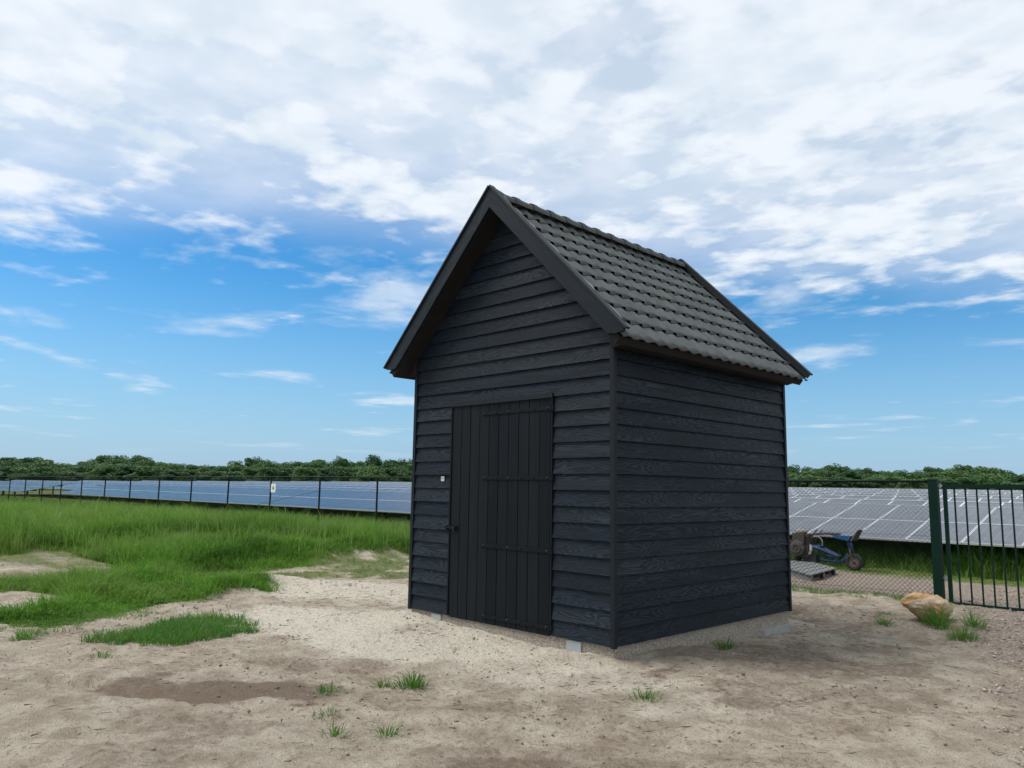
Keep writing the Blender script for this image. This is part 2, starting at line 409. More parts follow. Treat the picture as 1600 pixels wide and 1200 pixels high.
def ground_mat():
    m, n, p = mat('sandy_soil')
    at = n.node('ShaderNodeAttribute', attribute_name='tint'); sc = n.node('ShaderNodeSeparateColor'); n.put(sc.inputs[0], at.outputs['Color'])
    dk, gv, gr, pl = sc.outputs[0], sc.outputs[1], sc.outputs[2], at.outputs['Alpha']
    P = n.node('ShaderNodeNewGeometry').outputs['Position']
    f1 = n.noise(P, 3.2, 7, .62); f2 = n.noise(P, 17., 6, .65); f3 = n.noise(P, 95., 4, .6); f4 = n.noise(P, 320., 3, .6)
    c = n.mix(n.map(f1, .3, .7), (.345, .285, .215), (.56, .495, .40))
    c = n.mix(n.math('MULTIPLY', pl, n.map(f2, .2, .65, .55, 1.)), c, (.73, .675, .565))
    dmask = n.map(n.math('ADD', dk, n.math('MULTIPLY', n.math('SUBTRACT', f2, .5), 1.0)), .18, .95, 0, .92)
    c = n.mix(dmask, c, (.185, .137, .10))
    c = n.mix(n.map(f2, .53, .66, 0, .6), c, (.23, .17, .122))
    c = n.mix(n.map(f3, .55, .66, 0, .7), c, (.15, .112, .08))
    c = n.mix(n.map(f4, .58, .70, 0, .35), c, (.55, .5, .42))
    vo = n.node('ShaderNodeTexVoronoi'); n.put(vo.inputs['Vector'], P); vo.inputs['Scale'].default_value = 42
    vs = n.node('ShaderNodeSeparateColor'); n.put(vs.inputs[0], vo.outputs['Color'])
    gc = n.mix(vs.outputs[0], (.21, .165, .135), (.46, .39, .325))
    gc = n.mix(n.map(f2, .45, .65, 0, .5), gc, (.30, .24, .20))
    c = n.mix(n.math('MULTIPLY', gv, n.map(f2, .2, .5, .6, 1.)), c, gc)
    gcol = n.mix(n.map(n.noise(P, .9, 5, .6), .3, .7), (.06, .105, .018), (.15, .17, .04))
    gm = n.math('MULTIPLY', gr, n.map(f2, .25, .55, .55, 1.))
    c = n.mix(gm, c, gcol)
    n.put(p.inputs['Base Color'], c); p.inputs['Roughness'].default_value = .95; p.inputs['Specular IOR Level'].default_value = .15
    h = n.math('ADD', n.math('MULTIPLY', f2, 1.2), n.math('ADD', n.math('ADD', n.math('MULTIPLY', f3, .5), n.math('MULTIPLY', f4, .2)), n.math('MULTIPLY', n.math('MULTIPLY', vo.outputs['Distance'], gv), -.6)))
    n.put(p.inputs['Normal'], n.bump(h, 1.0, .05))
    return m
ground = obj('ground', ground_mesh(), ground_mat())
setp(ground, 'bare sandy yard with gravel track and grassy edges', 'ground', kind='structure')

# ------------------------------------------------------------------ shed
SW, SD, ZB, CH = 3.127, 3.552, 0.12, 0.16        # width, depth, foot of the boarding, course height
XC = -SW / 2
shed = empty('shed', (XC, SD / 2, 0), 'black wooden gabled shed with grey tiled roof and plank door', 'shed')
# core behind the boarding
mb = MB(); mb.prism([(-SW + .05, ZB), (-.05, ZB), (-.05, 3.0), (XC, 4.62), (-SW + .05, 3.0)], .05, SD - .05)
obj('wall', mb.mesh('wall_core'), M['trim'], shed, (0, 0, 0))
def board_mesh(x0, x1, x0t=None, x1t=None, h=.19, zb=0.):
    """lapped board: bottom edge stands out, top edge leans back behind the board above"""
    x0t = x0 if x0t is None else x0t; x1t = x1 if x1t is None else x1t
    yt = .028 * h / .19; th = .018
    mb = MB()
    mb.quadbox([(x0, 0, 0), (x1, 0, 0), (x1, th, 0), (x0, th, 0), (x0t, yt, h), (x1t, yt, h), (x1t, yt + th, h), (x0t, yt + th, h)])
    return mb.mesh('board')
DX0, DX1, DZ1 = -2.41, -.79, 2.535                # outer edges of the door frame
def jit(): return (random.uniform(-.0022, .0022), random.uniform(-.0025, .0025), 0)
side_me = board_mesh(.03, SD - .03); fl_me = board_mesh(-SW + .035, DX0 - .004); fr_me = board_mesh(DX1 + .004, -.045); ff_me = board_mesh(-SW + .035, -.045)
def slopeclip(z): return 4.70 - z                  # half width of the gable at height z
k = 0
while True:
    z = ZB + CH * k
    hw0 = min(SW / 2 - .04, slopeclip(z)); hw1 = min(SW / 2 - .04, slopeclip(z + .19))
    if hw0 < .12: break
    jy = random.uniform(-.002, .002)
    if z + .1 < DZ1:
        for me_ in (fl_me, fr_me):
            obj('board', me_, M['board'], shed, (random.uniform(-.004, .004), random.uniform(-.003, .003), z), jit())
    elif hw1 > SW / 2 - .05:
        obj('board', ff_me, M['board'], shed, (0, jy, z), jit())
    else:
        hh = .19
        if hw1 < .02: hh = max(.03, 4.68 - z); hw1 = .01
        obj('board', board_mesh(XC - hw0, XC + hw0, XC - hw1, XC + hw1, hh), M['board'], shed, (0, jy, z))
        # gable boards at the back
        obj('board', board_mesh(-hw0, hw0, -hw1, hw1, hh), M['board'], shed, (XC, SD, z), (0, 0, math.pi))
    if z + .1 < 2.98:
        obj('board', side_me, M['board'], shed, (0, 0, z), (jit()[0], jit()[1], math.pi / 2))
        obj('board', side_me, M['board'], shed, (-SW, SD, z), (0, 0, -math.pi / 2))
        if hw1 > SW / 2 - .05: obj('board', board_mesh(-SW / 2 + .04, SW / 2 - .04), M['board'], shed, (XC, SD, z), (0, 0, math.pi))
    k += 1
# corner posts
for cx, cy, sx, sy in ((0, 0, 1, -1), (-SW, 0, -1, -1), (0, SD, 1, 1), (-SW, SD, -1, 1)):
    mb = MB(); w = .042; e = .006
    x0, x1 = sorted((cx + sx * e, cx - sx * w)); y0, y1 = sorted((cy + sy * e, cy - sy * w))
    mb.box(x0 - cx, x1 - cx, y0 - cy, y1 - cy, ZB - .012, 3.0)
    if (cx, cy) == (0, 0):
        for z in (.3, .75, 1.25, 1.75, 2.3): mb.lathe_y([(0, -.0095), (.006, -.0095), (.007, -.004)], (-.018, 0, z), 8, 1)
    obj('corner_post', mb.mesh('corner_post'), [M['trim'], M['bolt']], shed, (cx, cy, 0))
# plinth of exposed-aggregate concrete beams
mb = MB(); mb.box(-SW + .03, -.03, .03, SD - .03, -.12, ZB + .004)
obj('plinth', mb.mesh('plinth'), M['agg'], shed, (0, 0, 0))
for x0, x1, nm in ((-.60, -.415, 'r'), (-2.70, -2.53, 'l')):
    mb = MB(); mb.box(x0, x1, .012, .10, -.10, ZB - .012)
    o = obj('beam_end_plate', mb.mesh('beam_end_plate'), M['galv'], shed, (0, 0, 0))
for x in (-.315, -2.79):
    mb = MB(); mb.lathe_y([(.012, .004), (.012, -.006), (.024, -.006), (.026, 0), (.026, .03)], (0, 0, 0), 16)
    obj('plug_ring', mb.mesh('plug_ring'), M['concrete'], shed, (x, .028, .042))
mb = MB(); mb.quadbox([(-.25, 2.75, -.30), (.012, 2.80, -.30), (.012, 3.50, -.30), (-.25, 3.50, -.30), (-.25, 2.75, -.035), (.006, 2.86, -.055), (.006, 3.48, -.035), (-.25, 3.48, -.035)])
obj('footing_block', mb.mesh('footing_block'), M['concrete'], shed, (0, 0, 0))

# --- door
door = obj('door', (lambda q: (q.box(DX0 + .03, DX1 - .03, .034, .046, ZB + .01, DZ1 - .03), q.mesh('door'))[1])(MB()), M['trim'], shed, (0, 0, 0))
PX0, PX1 = -2.385, -.822; npl = 10; pw = (PX1 - PX0) / npl
for i in range(npl):
    mb = MB(); b = .0035; w = pw - .0025
    mb.prism([(0, 0), (w, 0), (w, 1), (0, 1)], .012, .033)
    mb = MB(); zt = 2.497 - ZB + .01; zb_ = -.012
    # chamfered plank: a front face narrower than its back
    mb.quadbox([(b, 0, zb_), (w - b, 0, zb_), (w, .024, zb_), (0, .024, zb_), (b, 0, zt), (w - b, 0, zt), (w, .024, zt), (0, .024, zt)])
    obj('plank', mb.mesh('plank'), M['plank'], door, (PX0 + i * pw, .006 + random.uniform(-.0015, .0015), ZB))
for z, xl in ((2.40, -1.885), (1.679, -1.865), (.938, -1.862), (.188, -1.843)):
    mb = MB(); mb.prism([(xl, -.004), (xl + .03, -.020), (-.815, -.020), (-.815, .020), (xl + .03, .020), (xl, .004)], -.003, .004)
    mb.tube([(-.806, -.006, -.035), (-.806, -.006, .035)], .011, 8)
    mb.box(-.805, -.775, -.012, -.004, -.028, .028)
    for q in range(6):
        x = xl + .05 + q * ((-.86 - xl - .05) / 5)
        mb.lathe_y([(0, -.012), (.007, -.011), (.011, -.006), (.012, -.003)], (x, 0, 0), 8, 1 if q in (0, 2, 5) else 0)
    obj('strap_hinge', mb.mesh('strap_hinge'), [M['iron'], M['bolt']], door, (0, 0, z))
mb = MB()
mb.box(-2.365, -2.255, -.002, .006, 1.075, 1.135); mb.tube([(-2.44, -.014, 1.108), (-2.27, -.014, 1.108)], .009, 8)
mb.box(-2.455, -2.415, -.022, .0, 1.085, 1.13)
for x in (-2.345, -2.285): mb.tube([(x, -.002, 1.09), (x, -.030, 1.098), (x, -.030, 1.118), (x, -.002, 1.126)], .008, 6, 1)
mb.tube([(-2.29, -.028, 1.118), (-2.29, -.04, 1.10), (-2.283, -.04, 1.066)], .008, 6, 1)
obj('door_bolt', mb.mesh('door_bolt'), [M['iron'], M['bolt']], door, (0, 0, 0))
# frame round the door
for nm, q in (('jamb', (DX0, PX0 - .004, ZB + .0, 2.505)), ('jamb', (PX1 + .010, DX1, ZB, 2.505))):
    mb = MB(); mb.box(q[0], q[1], -.006, .04, q[2], q[3])
    obj('door_frame', mb.mesh('door_frame'), M['plank'], shed, (0, 0, 0))
mb = MB(); mb.box(DX0 - .002, DX1 + .002, -.014, .04, 2.508, 2.556)
obj('door_head', mb.mesh('door_head'), M['trim'], shed, (0, 0, 0))
mb = MB(); mb.box(-.028, .028, -.004, .004, -.028, .028)
for x in (-.011, .011): mb.lathe_y([(0, -.0065), (.006, -.0065), (.006, -.003)], (x, 0, .008), 8, 1)
obj('wall_plate', mb.mesh('wall_plate'), [M['pale_plate'], M['iron']], shed, (-2.551, .008, 1.667))['label'] = 'tiny pale square plate with two dark dots'

# --- roof
A_TOP = 3.373            # x + z of the barge-board's upper edge on the right slope
YF, YB = -.24, 3.63
apex_z = A_TOP - XC
r2 = math.sqrt(.5)
# deck, one slab under both slopes (its gable ends form the verge soffit)
off = .105               # perpendicular distance of the deck's upper face below the barge top
zt = apex_z - off / r2; zb_ = zt - .10
ex = 1.80
mb = MB(); mb.prism([(XC, zt), (XC + ex, zt - ex), (XC + ex - .05, zt - ex - .06), (XC, zb_), (XC - ex + .05, zt - ex - .06), (XC - ex, zt - ex)], YF + .035, YB - .035)
obj('roof_deck', mb.mesh('roof_deck'), M['soffit'], shed, (0, 0, 0))
# eave soffit boxes
for sgn in (1, -1):
    mb = MB(); xa, xb = (XC + SW / 2 - .03, XC + 1.80)
    poly = [(xa - XC, 2.955), (xa - XC + .06, 2.935), (xb - XC - .02, 2.985), (xb - XC, 3.02), (xa - XC, 3.16)]
    poly = [(XC + sgn * x, z) for x, z in poly]
    mb.prism(poly if sgn > 0 else poly[::-1], -.02, SD + .02)
    obj('eave_soffit', mb.mesh('eave_soffit'), M['soffit'], shed, (0, 0, 0))
# barge boards: built along local x, laid on the 45 degree slope
L = 1.885 / r2; BW = .168
def barge(sgn, y, front):
    mb = MB()
    # local x down the slope from the ridge, local z perpendicular (0 = upper edge)
    poly = [(0, 0), (L - .02, 0), (L, -.03), (L - .055, -.085 - .02), (L - .055 - .08, -BW), (BW, -BW)]
    if sgn < 0: poly = [(-x, z) for x, z in poly][::-1]
    mb.prism(poly, 0, .032)
    return mb.mesh('barge_board')
for y, fr in ((YF, True), (YB - .032, False)):
    for sgn in (1, -1):
        obj('barge_board', barge(sgn, y, fr), M['barge'], shed, (XC, y, apex_z), (0, math.radians(45) * sgn, 0))
        mb = MB(); x0, x1 = (0, L + .012) if sgn > 0 else (-L - .012, 0)
        ya, yb = (-.018, .05) if fr else (-.018, .05)
        mb.box(x0, x1, ya, yb, .001, .022)
        if not fr: mb.box(x0, x1, -.016, -.001, -.055, .001)
        obj('verge_cap', mb.mesh('verge_cap'), M['cap'], shed, (XC, y, apex_z), (0, math.radians(45) * sgn, 0))
# lead flashing between cap and tiles, dressed in loose flaps
mb = MB(); n = 60
for i in range(n + 1):
    s_ = .02 + (L - .05) * i / n
    wv = .085 + .022 * math.sin(s_ * 11) + .015 * math.sin(s_ * 27)
    mb.v += [(s_, .046, .024), (s_, .075, .016 - .004 * (1 + math.sin(s_ * 21))), (s_, .05 + wv, .000 + .008 * math.sin(s_ * 17))]
for i in range(n):
    for j in range(2): mb.f.append((i * 3 + j, i * 3 + 3 + j, i * 3 + 4 + j, i * 3 + 1 + j)); mb.m.append(0)
obj('verge_flashing', mb.mesh('verge_flashing', True), M['flash'], shed, (XC, YF, apex_z), (0, math.radians(45), 0))

# pantiles: S-profile, tail lifted over the next row, a dark gap under the roll
NR, NC = 9, 19; TW = .2015; GA = .289; TL = GA + .075
def tile_arrays(eave=False):
    N = 13; us = np.linspace(-.004, TW + .014, N)
    def w(u): return .011 * np.sin(2 * math.pi * (u / TW) - 1.0)
    V = []
    for u in us:
        q = (u / TW - .40) % 1.0; hump = max(0., math.sin(math.pi * q / .46)) if q < .46 else 0.
        if eave: hump = 0.
        lift = .006 + .028 * hump; sk = .012 - .004 * min(1, hump * 3)
        V += [(0, u, w(u)), (TL - .10, u, w(u) + .005), (TL + .012 * hump, u, w(u) + lift), (TL - .003, u, w(u) + lift - sk)]
    F = []
    for i in range(N - 1):
        for j in range(3): F.append((i * 4 + j, i * 4 + j + 1, i * 4 + 5 + j, i * 4 + 4 + j))
    return np.array(V), np.array(F)
TV, TF = tile_arrays()
tile_me = np_mesh('roof_tile', TV, TF); tile_me.materials.append(M['tile'])
tile_me.polygons.foreach_set('use_smooth', [(i % 3) < 2 for i in range(len(TF))])
EV, EF = tile_arrays(True); eave_me = np_mesh('roof_tile', EV, EF, None, True); eave_me.materials.append(M['tile'])
T0 = apex_z - .078 / r2                            # ridge line of the tile bed
for r_ in range(NR):
    for c_ in range(NC):
        s0 = 2.60 - GA * (NR - r_) - (TL - GA)
        s0 += random.uniform(-.003, .003)
        p = Vector((XC + s0 * r2, YF + .045 + c_ * TW, T0 - s0 * r2))
        obj('roof_tile', eave_me if r_ == NR - 1 else tile_me, None, shed, p, (0, math.radians(45) + random.uniform(-.004, .004), 0))
# tiles of the far slope, one joined part (turned away from view)
vs, fs = [], []
for r_ in range(NR):
    for c_ in range(NC):
        s0 = 2.60 - GA * (NR - r_) - (TL - GA)
        q = TV.copy(); b = len(vs) * len(TV)
        x = XC - (s0 + q[:, 0]) * r2 - q[:, 2] * -r2 * -1
        z = T0 - (s0 + q[:, 0]) * r2 + q[:, 2] * r2
        vs.append(np.stack([x, YF + .045 + c_ * TW + (TW - q[:, 1]), z], 1)); fs.append(TF + b)
o = obj('far_slope_tiles', np_mesh('far_slope_tiles', np.concatenate(vs), np.concatenate(fs)), M['tile'], shed); o['kind'] = 'stuff'
# ridge tiles
def ridge_mesh(length):
    mb = MB(); prof = [(0, .116), (.03, .120), (.07, .118), (.10, .109), (.14, .104), (length + .03, .098)]
    n = 11; b = 0
    for (yy, rr) in prof:
        for k in range(n):
            a = math.radians(-12) + math.radians(204) * k / (n - 1)
            mb.v.append((rr * 1.02 * math.cos(a), yy, rr * .80 * math.sin(a)))
    for i in range(len(prof) - 1):
        for k in range(n - 1): mb.f.append((i * n + k, i * n + k + 1, (i + 1) * n + k + 1, (i + 1) * n + k)); mb.m.append(0)
    mb.f.append(tuple(range(n))); mb.m.append(0)
    return mb.mesh('ridge_tile', True)
NRG = 13; rl = (YB - YF - .07) / NRG; rme = ridge_mesh(rl)
for i in range(NRG):
    obj('ridge_tile', rme, M['tile'], shed, (XC, YF + .035 + i * rl, T0 - .012), (random.uniform(-.006, .006), 0, 0))

# ------------------------------------------------------------------ fence, gate
M['green'] = simple('dark_green_paint', (.003, .021, .0145), .6, var=.25, scale=5, bump=.05, spec=.14)
M['postgreen'] = simple('black_green_post', (.004, .010, .010), .6, var=.2, scale=5, bump=.05, spec=.2)
M['wire'] = simple('dark_green_wire', (.004, .008, .009), .7, var=.1, bump=0, spec=.15)
FY = lambda x: 6.9 + .05 * x
FD = Vector((1, .05, 0)).normalized()
posts = [-12.84 - 2.70 * .99875 * i for i in range(16)]
mid = [-10.14, -7.44, -4.74, -2.04]
FX0, FX1 = posts[-1], .60
fence = empty('chain_link_fence', (-20, FY(-20), gz(-20, FY(-20))), 'dark green chain-link fence with slim posts running behind the shed', 'fence')
mb = MB(); mb.tube([(0, 0, -.3), (0, 0, 1.0), (0, 0, 1.84)], .026, 8); mb.tube([(0, 0, 1.83), (0, 0, 1.85)], [.031, .02], 8); post_me = mb.mesh('fence_post')
def ftop(x): return 1.765 + .0035 * max(0, -x) * (1 if x > -16 else 16 / max(1e-6, -x))
for x in posts + mid:
    if x == -2.04: continue
    obj('fence_post', post_me, M['postgreen'], fence, (x, FY(x), ftop(x) - 1.845), (random.uniform(-.006, .006), random.uniform(-.008, .008), 0))
mb = MB(); pts = [(x, FY(x), ftop(x)) for x in np.linspace(FX0, FX1, 40)]; mb.tube(pts, .019, 8)
obj('top_rail', mb.mesh('top_rail', True), M['postgreen'], fence)
for z in (.10, .95):
    mb = MB(); mb.tube([(x, FY(x) - .004, z + ftop(x) - 1.77 + .01 * math.sin(x)) for x in np.linspace(FX0, FX1, 40)], .0022, 4, cap=False)
    obj('tension_wire', mb.mesh('tension_wire'), M['wire'], fence)
# woven wire: two families of zig-zag diagonals, one behind the other
dd = .0700; H = 1.74; R = .0021
xs = np.arange(FX0 - H, FX1, dd)
V, F = [], []
def wire(xa, za, xb, zb, dy):
    def P3(x, z): return np.array([x, FY(x) + dy, z + ftop(x) - 1.77])
    a = P3(xa, za); b = P3(xb, zb); t_ = (b - a); t_ /= np.linalg.norm(t_)
    n1_ = np.array([0, 1., 0]); n2_ = np.cross(t_, n1_); i = len(V) * 1
    base = len(V)
    for p_ in (a, b):
        for q in (n1_ * R, n2_ * R, -n1_ * R, -n2_ * R): V.append(p_ + q)
    for q in range(4): F.append((base + q, base + (q + 1) % 4, base + 4 + (q + 1) % 4, base + 4 + q))
zl = .03
for x in xs:
    xa, xb = max(x, FX0), min(x + H, FX1)
    if xb - xa > .01:
        wire(xa, zl + xa - x, xb, zl + xb - x, -.003)
        wire(xa, zl + H - (xa - x), xb, zl + H - (xb - x), .003)
o = obj('wire_mesh', np_mesh('wire_mesh', np.array(V), np.array(F)), M['wire'], fence); o['kind'] = 'stuff'
# ragged wire ends laced along the gate post
mb = MB(); pts = []
for i in range(40): pts.append((.605 + .012 * math.sin(i * 1.9), FY(.6) - .01, .06 + i * .042))
mb.tube(pts, .004, 5); obj('edge_lacing', mb.mesh('edge_lacing'), M['wire'], fence)

gp = empty('gate_post', (.668, FY(.668), gz(.67, 6.93)), 'thick square dark green gate post beside orange boulder', 'post')
mb = MB(); mb.box(-.062, .062, -.062, .062, -.3, 1.79)
# chamfered cap
o = obj('post_shaft', mb.mesh('post_shaft'), M['green'], gp, (.668, FY(.668), 0), (0, 0, .05))
mb = MB(); mb.quadbox([(-.066, -.066, 1.79), (.066, -.066, 1.79), (.066, .066, 1.79), (-.066, .066, 1.79), (-.058, -.058, 1.812), (.058, -.058, 1.812), (.058, .058, 1.812), (-.058, .058, 1.812)])
obj('post_cap', mb.mesh('post_cap'), M['green'], gp, (.668, FY(.668), 0), (0, 0, .05))
for z in (.35, 1.70):
    mb = MB(); mb.tube([(.05, -.01, z), (.13, -.01, z)], .011, 8); mb.tube([(.095, -.01, z - .035), (.095, -.01, z + .035)], .016, 8)
    obj('gate_hinge', mb.mesh('gate_hinge'), M['galv'], gp, (.668, FY(.668), 0), (0, 0, .05))
gate = empty('bar_gate', (2.3, FY(2.3), 0), 'dark green metal gate of upright bars right of the post', 'gate')
ga = math.atan(.05)
GX0, GX1 = .795, 4.25
mb = MB(); mb.box(0, .05, -.025, .025, -.035, 1.73); obj('gate_stile', mb.mesh('gate_stile'), M['green'], gate, (GX0, FY(GX0), 0), (0, 0, ga))
obj('gate_stile', bpy.data.meshes['gate_stile'], M['green'], gate, (GX1, FY(GX1), 0), (0, 0, ga))
Lg = (GX1 - GX0) * 1.00125
mb = MB(); mb.box(.05, Lg, -.024, .024, 1.672, 1.728); obj('top_rail', mb.mesh('gate_top_rail'), M['green'], gate, (GX0, FY(GX0), 0), (0, 0, ga))
mb = MB(); mb.box(.05, Lg, -.024, .024, -.035, .014); obj('bottom_rail', mb.mesh('gate_bottom_rail'), M['green'], gate, (GX0, FY(GX0), 0), (0, 0, ga))
mb = MB(); mb.box(-.0105, .0105, -.0105, .0105, .010, 1.675); bar_me = mb.mesh('gate_bar')
x = .946
while x < GX1 - .06:
    obj('gate_bar', bar_me, M['green'], gate, (x, FY(x), 0), (0, 0, ga)); x += .1455

# warning sign on the fence
M['sign'] = simple('white_sign', (.78, .78, .72), .5, var=.06, bump=0)
M['signmark'] = simple('dark_print', (.03, .035, .03), .6, var=.1, bump=0)
sx = -17.99; sg = empty('warning_sign', (sx, FY(sx) - .05, 1.33), 'small white warning sign with dark pictogram hung on a fence post', 'sign')
mb = MB(); w, h_ = .135, .135; c_ = .02
mb.prism([(-w + c_, -h_), (w - c_, -h_), (w, -h_ + c_), (w, h_ - c_), (w - c_, h_), (-w + c_, h_), (-w, h_ - c_), (-w, -h_ + c_)], 0, .004)
obj('sign_plate', mb.mesh('sign_plate'), M['sign'], sg, (sx, FY(sx) - .05, 1.475), (0, 0, ga))
mb = MB(); mb.prism([(-.05, -.06), (-.03, -.02), (-.035, .03), (-.015, .065), (.01, .04), (.05, -.01), (.055, -.04), (.01, -.02), (-.02, -.05)], -.003, -.0005)
obj('pictogram', mb.mesh('pictogram'), M['signmark'], sg, (sx, FY(sx) - .05, 1.475), (0, 0, ga))

# ------------------------------------------------------------------ solar tables
def panel_mat(grid=False):
    m, n, p = mat('solar_glass_far' if grid else 'solar_glass')
    tc = n.node('ShaderNodeTexCoord').outputs['Object']; s3 = n.node('ShaderNodeSeparateXYZ'); n.put(s3.inputs[0], tc)
    def line(v, period, w, off=0.):
        f = n.math('FRACT', n.math('DIVIDE', n.math('ADD', v, off), period))
        a = n.math('LESS_THAN', f, w / period / 2); b = n.math('GREATER_THAN', f, 1 - w / period / 2)
        return n.math('ADD', a, b, clamp=True)
    cells = n.math('MAXIMUM', line(s3.outputs[0], .163, .006, .0), n.math('MULTIPLY', line(s3.outputs[1], .163, .004), .55))
    cells = n.math('MULTIPLY', cells, .28)
    c = n.mix(cells, (.030, .036, .050), (.42, .45, .48))
    if grid:
        fr = n.math('MAXIMUM', line(s3.outputs[0], 1.02, .05), line(s3.outputs[1], 1.67, .05))
        c = n.mix(fr, c, (.55, .58, .6))
    n.put(p.inputs['Base Color'], c)
    p.inputs['Roughness'].default_value = .16; p.inputs['IOR'].default_value = 1.52
    dust = n.noise(n.node('ShaderNodeNewGeometry').outputs['Position'], 2.5, 5, .6)
    n.put(p.inputs['Roughness'], n.map(dust, .3, .7, .12, .26))
    return m
M['pv'] = panel_mat(); M['pvfar'] = panel_mat(True)
M['alu'] = simple('aluminium_frame', (.62, .65, .68), .4, metal=.55, var=.1, bump=0)
M['steel'] = simple('galvanised_steel', (.14, .15, .155), .55, metal=.5, var=.2)
TILT = math.radians(11.3); PWX, PLY = 1.02, 1.67
EA = Vector((.75, 11.25, .617)); EB = Vector((-51.9, 8.69, .804)); ED = (EA - EB).normalized()
row_yaw = math.atan2(ED.y, ED.x)
mb = MB(); mb.box(.012, PWX - .012, .012, PLY - .012, -.004, .030); panel_me = mb.mesh('panel'); panel_me.materials.append(M['pv'])
mb = MB(); a = .022
for q in ((0.006, PWX - .006, .004, a), (.006, PWX - .006, PLY - a, PLY - .004), (.006, a, a, PLY - a), (PWX - a, PWX - .006, a, PLY - a)): mb.box(*q, -.006, .035)
frame_me = mb.mesh('frame'); frame_me.materials.append(M['alu'])
mb = MB()
for q in ((0.006, PWX - .006, .004, a), (.006, PWX - .006, PLY - a, PLY - .004)): mb.box(*q, -.006, .035)
for q in ((.006, .014, a, PLY - a), (PWX - .014, PWX - .006, a, PLY - a)): mb.box(*q, -.006, .031, 1)
slim_me = mb.mesh('frame'); slim_me.materials.append(M['alu']); slim_me.materials.append(M['steel'])
upv = Vector((-math.sin(row_yaw) * math.cos(TILT), math.cos(row_yaw) * math.cos(TILT), math.sin(TILT)))
def edge_pt(x):
    k_ = (x - EB.x) / (EA.x - EB.x); return EB + (EA - EB) * k_
rollx = math.asin(ED.z)
Rrow = (Matrix.Rotation(row_yaw, 3, 'Z') @ Matrix.Rotation(-math.asin(ED.z), 3, 'Y') @ Matrix.Rotation(TILT, 3, 'X'))
RE = Rrow.to_euler()
def table(x1, ncol, label, nrow=2):
    """x1 is the right end; panels run to the left, two up the slope"""
    b0 = edge_pt(x1)
    th_ = empty('solar_table', (b0.x, b0.y + 1.5, gz(b0.x, b0.y + 1.5)), label, 'solar panels', 'solar panel tables in the first row')
    for i in range(ncol):
        p0 = edge_pt(x1) - ED * (PWX * (i + 1))
        for j in range(nrow):
            p = p0 + Rrow @ Vector((0, j * PLY, 0))
            o = obj('panel', panel_me, None, th_, p, RE)
            f_ = bpy.data.objects.new('frame', frame_me if p.x > -9 else slim_me); COL.objects.link(f_); f_.parent = o
    ln = PWX * ncol
    for yy in (.9, 2.6):
        mb = MB(); mb.box(-ln, 0, -.03, .03, -.10, -.008); obj('purlin', mb.mesh('purlin'), M['steel'], th_, edge_pt(x1) + Rrow @ Vector((0, yy, 0)), RE)
        for q in np.arange(1.9, ln, 3.06):
            p = edge_pt(x1) - ED * q + Rrow @ Vector((0, yy, -.05)); hgt = p.z - gz(p.x, p.y) + .2
            mb = MB(); mb.box(-.03, .03, -.045, .045, -hgt, 0); obj('support_leg', mb.mesh('support_leg'), M['steel'], th_, p)
table(4.9, 31, 'long grey solar table behind the gate and shed, nearest of the row')
table(edge_pt(4.9).x - ED.x * 31 * PWX - .10, 25, 'blue-looking solar table left of the shed behind the fence')
table(-59.0, 22, 'far left solar table with its end edge showing beyond a gap')
# rows behind: back-to-back slopes, too far off to tell their panels apart
for r_ in range(1, 9):
    yo = 7.1 * r_; ln = 110.; dep = 2 * PLY
    dz = .0105 * max(0, yo - 3) + .02 * r_
    b0 = Vector((12, 11.3, .60 + dz)) + Vector((-math.sin(row_yaw), math.cos(row_yaw), 0)) * yo
    mb = MB(); mb.box(-ln, 0, 0, dep, -.035, 0)
    me_ = mb.mesh('solar_row')
    th_ = empty('solar_table', (b0.x, b0.y, b0.z - .7), 'solar row number %d behind the nearest one, only its upper edge showing' % r_ if False else
                ['second solar row, just above the nearest tables', 'third solar row from the fence, a thin strip', 'fourth solar row from the fence, a thin strip', 'fifth solar row from the fence, a thin strip',
                 'sixth solar row from the fence, a thin strip', 'seventh solar row from the fence, a thin strip', 'eighth solar row from the fence, a thin strip', 'farthest solar row, its white edge against the wood'][r_ - 1], 'solar panels', 'solar rows behind the first')
    obj('panel_slope', me_, M['pvfar'], th_, b0, RE)
    mb = MB(); mb.box(-ln, 0, dep - .03, dep + .02, -.05, .012); obj('ridge_frame', mb.mesh('ridge_frame'), M['alu'], th_, b0, RE)
# slopes that face away behind every ridge
for r_ in range(0, 8):
    yo = 7.1 * r_; dz = .0105 * max(0, yo - 3) + .02 * r_
    b0 = Vector((12 if r_ else 4.9, 11.3 if r_ else edge_pt(4.9).y, .60 + dz)) + Vector((-math.sin(row_yaw), math.cos(row_yaw), 0)) * (yo + 3.40)
    if r_ == 0: b0 = edge_pt(4.9) + Rrow @ Vector((0, 2 * PLY + .04, 0))
    else: b0.z += 2 * PLY * math.sin(TILT)
    mb = MB(); mb.box(-(110. if r_ else 60.), 0, 0, 2 * PLY, -.035, 0)
    o = obj('solar_back_slope', mb.mesh('solar_back_slope'), M['pvfar'], None, b0, (Matrix.Rotation(row_yaw, 3, 'Z') @ Matrix.Rotation(-math.asin(ED.z) if r_ == 0 else 0, 3, 'Y') @ Matrix.Rotation(-TILT, 3, 'X')).to_euler())
    setp(o, 'solar slope turned away behind the ridge of row %s' % ['one', 'two', 'three', 'four', 'five', 'six', 'seven', 'eight'][r_], 'solar panels', 'solar slopes facing away')

